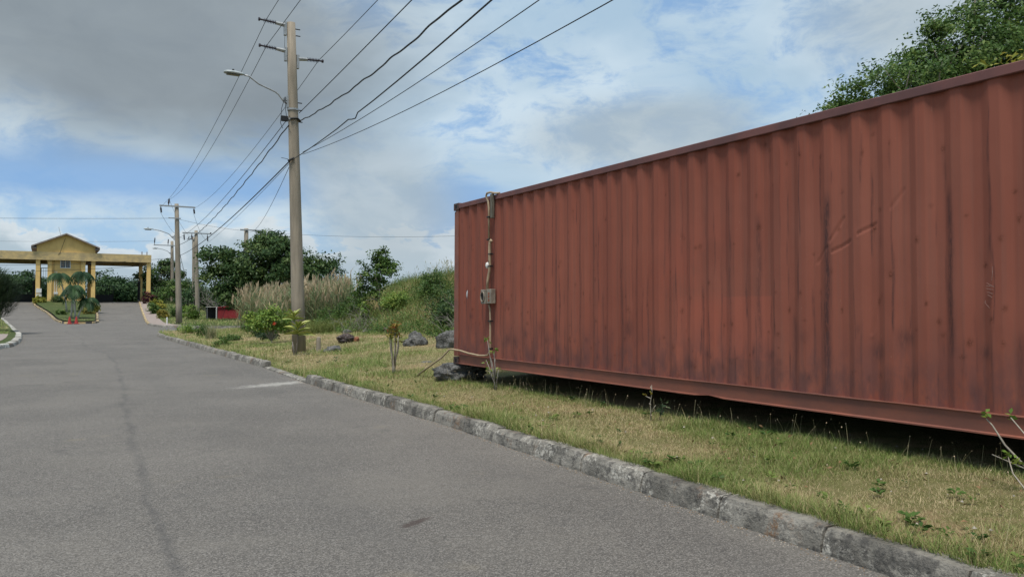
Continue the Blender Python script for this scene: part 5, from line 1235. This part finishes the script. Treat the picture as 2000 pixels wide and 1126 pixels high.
twig_plant('wilted_leaf', 'wilted grey leaf cluster lying behind the pale bare twig', (5.56, 6.40, zl1(5.56, 6.40) + .08), [[(0, .05, -.08), (0, -.02, .06)]], 'twig_grey', [(0, -.02, .06), (0, -.04, .08), (0, 0, .03), (0, .02, .0)], 'leaf_feather', 203, (.05, .09), (.02, .035), (.004, .003, .002), 6)
twig_plant('fallen_branch', 'leafy pale branch leaning across the grass at the lower right edge', (5.35, 2.55, zl1(5.35, 2.55)),
    [[(-.05, -.55, .02), (0, -.25, .06), (.05, .05, .12), (.1, .3, .17), (.13, .44, .2)], [(0, -.2, .06), (.03, .02, .2), (.05, .16, .34), (.06, .28, .47)], [(.08, .18, .14), (.1, .34, .28), (.1, .42, .4), (.1, .46, .44)], [(.0, -.35, .05), (.04, -.22, .16), (.06, -.1, .28), (.06, -.06, .36)], [(-.12, -.3, .02), (-.1, .0, .03), (-.08, .1, .06), (-.06, .14, .05), (-.04, .22, .13), (.02, .28, .22)]],
    'bark_pale', [(.06, .28, .48), (.1, .46, .46), (.06, -.06, .37), (.02, .28, .23), (.03, .22, .17), (.05, .26, .2)], 'leaf_bright', 204, (.03, .05), (.02, .035), (.008, .006, .0035), 6)

# tuft plants and low shrubs along the verge
def tuft(label, x, y, h, r0, n, seed, mat, pot=False):
    r_ = np.random.default_rng(seed); root = thing('grass_clump', label, 'plant', (x, y, zl1(x, y))); P = np.stack([r_.normal(size=n) * r0 * .4, r_.normal(size=n) * r0 * .4, np.full(n, -.02)], 1)
    V, F_ = ribbons(P, r_.uniform(0, 6.283, n), r_.uniform(.6, 1, n) * h, np.full(n, .014), r_.uniform(.05, .35, n), r_.uniform(.05, .5, n), 3); arr_mesh('blades', V, F_, M[mat], root, np.repeat(np.clip(r_.normal(size=n) * .2 + .5, 0, 1), 8))
    MB().tube([(0, 0, -.05), (0, 0, .1)], [r0 * .45, r0 * .35], 8).build('root_crown', M['bark'], root)
tuft('grey-green fountain-like grass clump on the lawn near the far corner', 5.75, 34.04, .82, .26, 170, 210, 'reed')
for i, (x, y, r_, h_, m_, lab) in enumerate(((6.05, 43.0, .42, .36, 'leaf_bright', 'pale low shrub on the corner lawn, farthest along the kerb'), (5.95, 37.5, .32, .55, 'leaf_mid', 'dark green upright shrub behind the fountain-like clump'), (5.9, 31.0, .4, .18, 'leaf_mid', 'low sparse plant on the lawn before the fountain-like clump'), (6.9, 29.4, .35, .3, 'leaf_feather', 'thin greyish shrub left of the hibiscus bush'), (5.0, 27.5, .18, .12, 'leaf_mid', 'small green weed at the kerb edge below the hibiscus'), (8.3, 37.5, .7, .65, 'leaf_mid', 'green bush left of the reeds behind the hibiscus'), (7.4, 33.0, .55, .5, 'leaf_dark', 'dark shrub with dry stems behind the hibiscus bush'))):
    tree('low_shrub', lab, (x, y, zl1(x, y)), [(0, 0, h_ * .6, r_, r_, h_ * .5, 1), (r_ * .4, 0, h_ * .4, r_ * .6, r_ * .6, h_ * .4, .5)], 30 if r_ < .45 else 55, 28, .09, .045, .17, m_, 220 + i, .016, 'twig_grey', 7, stem='stem', cat='shrub', shell=.3, fork=.15)

# loose gravel and debris in the gutter, leaf litter and pale chips on the lawn
rgv = np.random.default_rng(88)
def chips(name, label, n, xf, y0, y1, zf, s0, s1, mat, cat):
    y = y0 + (y1 - y0) * rgv.random(n) ** 1.3; x = xf(y, n); z = zf(x, y); base = np.array([(1, 0, -.3), (-.5, .87, -.3), (-.5, -.87, -.3), (0, 0, .8)])
    s_ = rgv.uniform(s0, s1, n); a = rgv.uniform(0, 6.283, n); ca, sa = np.cos(a), np.sin(a)
    V = np.stack([x[:, None] + s_[:, None] * (base[:, 0] * ca[:, None] - base[:, 1] * sa[:, None]), y[:, None] + s_[:, None] * (base[:, 0] * sa[:, None] + base[:, 1] * ca[:, None]) * rgv.uniform(.6, 1, n)[:, None], z[:, None] + s_[:, None] * .7 * (base[:, 2] + .25)], -1).reshape(-1, 3)
    b = np.arange(n)[:, None, None] * 4; F_ = (b + np.array([(0, 1, 3), (1, 2, 3), (2, 0, 3)])[None]).reshape(-1, 3)
    tag(arr_mesh(name, V, F_, mat), label, cat, kind='stuff')
M['gravel'] = simple('gravel', (.36, .32, .27), (.20, .18, .155), 30, .9)
M['litter'] = simple('leaf_litter', (.22, .13, .06), (.13, .08, .04), 30, .9)
chips('gutter_gravel', 'loose gravel and grit along the foot of the kerb', 1500, lambda y, n: kx(XK, y) - .03 - np.abs(rgv.normal(size=n)) * .10, 1.2, 22, lambda x, y: zr(y), .002, .008, M['gravel'], 'gravel')
chips('gutter_litter', 'brown leaf litter caught along the foot of the kerb', 900, lambda y, n: kx(XK, y) - .025 - np.abs(rgv.normal(size=n)) * .05, 1.2, 16, lambda x, y: zr(y), .002, .008, M['litter'], 'litter')
chips('lawn_chips', 'small pale stones scattered in the lawn grass', 160, lambda y, n: kx(XK, y) + .3 + rgv.random(n) * 2.0, 2, 30, lambda x, y: z_lawn(x, y) + .02, .006, .02, M['gravel'], 'stones')

# broad-leaved weeds, flat rosettes in the lawn, and a few dead leaves
rwd = np.random.default_rng(91); n = 230; y = 1.5 + 24 * rwd.random(n) ** 1.6; dd = np.where(rwd.random(n) < .5, .12 + .35 * rwd.random(n), .2 + 1.5 * rwd.random(n)); x = kx(XK, y) + dd
per = 9; q_ = np.repeat(np.arange(n), per); a = rwd.uniform(0, 6.283, n * per); r_ = rwd.uniform(.012, .045, n)[q_]
P = np.stack([x[q_] + np.cos(a) * r_, y[q_] + np.sin(a) * r_, z_lawn(x, y)[q_] + .03 + .03 * rwd.random(n * per)], 1); fw = np.stack([np.cos(a), np.sin(a), rwd.uniform(-.2, .6, n * per)], 1)
V, F_ = leaves(P, np.stack([-.3 * np.cos(a), -.3 * np.sin(a), np.ones(n * per)], 1) + .3 * rwd.normal(size=(n * per, 3)), fw, r_ * 1.5, r_ * .8)
tag(arr_mesh('lawn_weeds', V, F_, M['leaf_mid'], None, np.repeat(rwd.random(n)[q_], 4)), 'small broad-leaved weeds dotted through the lawn', 'weeds', kind='stuff')
n = 240; y = 1.5 + 20 * rwd.random(n) ** 1.5; x = kx(XK, y) + .15 + 1.7 * rwd.random(n); P = np.stack([x, y, z_lawn(x, y) + .035 + .02 * rwd.random(n)], 1)
V, F_ = leaves(P, rwd.normal(size=(n, 3)) * .5 + [0, 0, 1], rwd.normal(size=(n, 3)), rwd.uniform(.02, .05, n), rwd.uniform(.012, .028, n), .3)
tag(arr_mesh('dead_leaves', V, F_, M['litter']), 'curled brown dead leaves lying in the lawn', 'leaves', kind='stuff')

chips('road_grit', 'loose pale grit scattered over the asphalt', 700, lambda y, n: -1.0 + rgv.random(n) * 4.8, 3.2, 20, lambda x, y: zr(y), .0015, .005, M['gravel'], 'gravel')
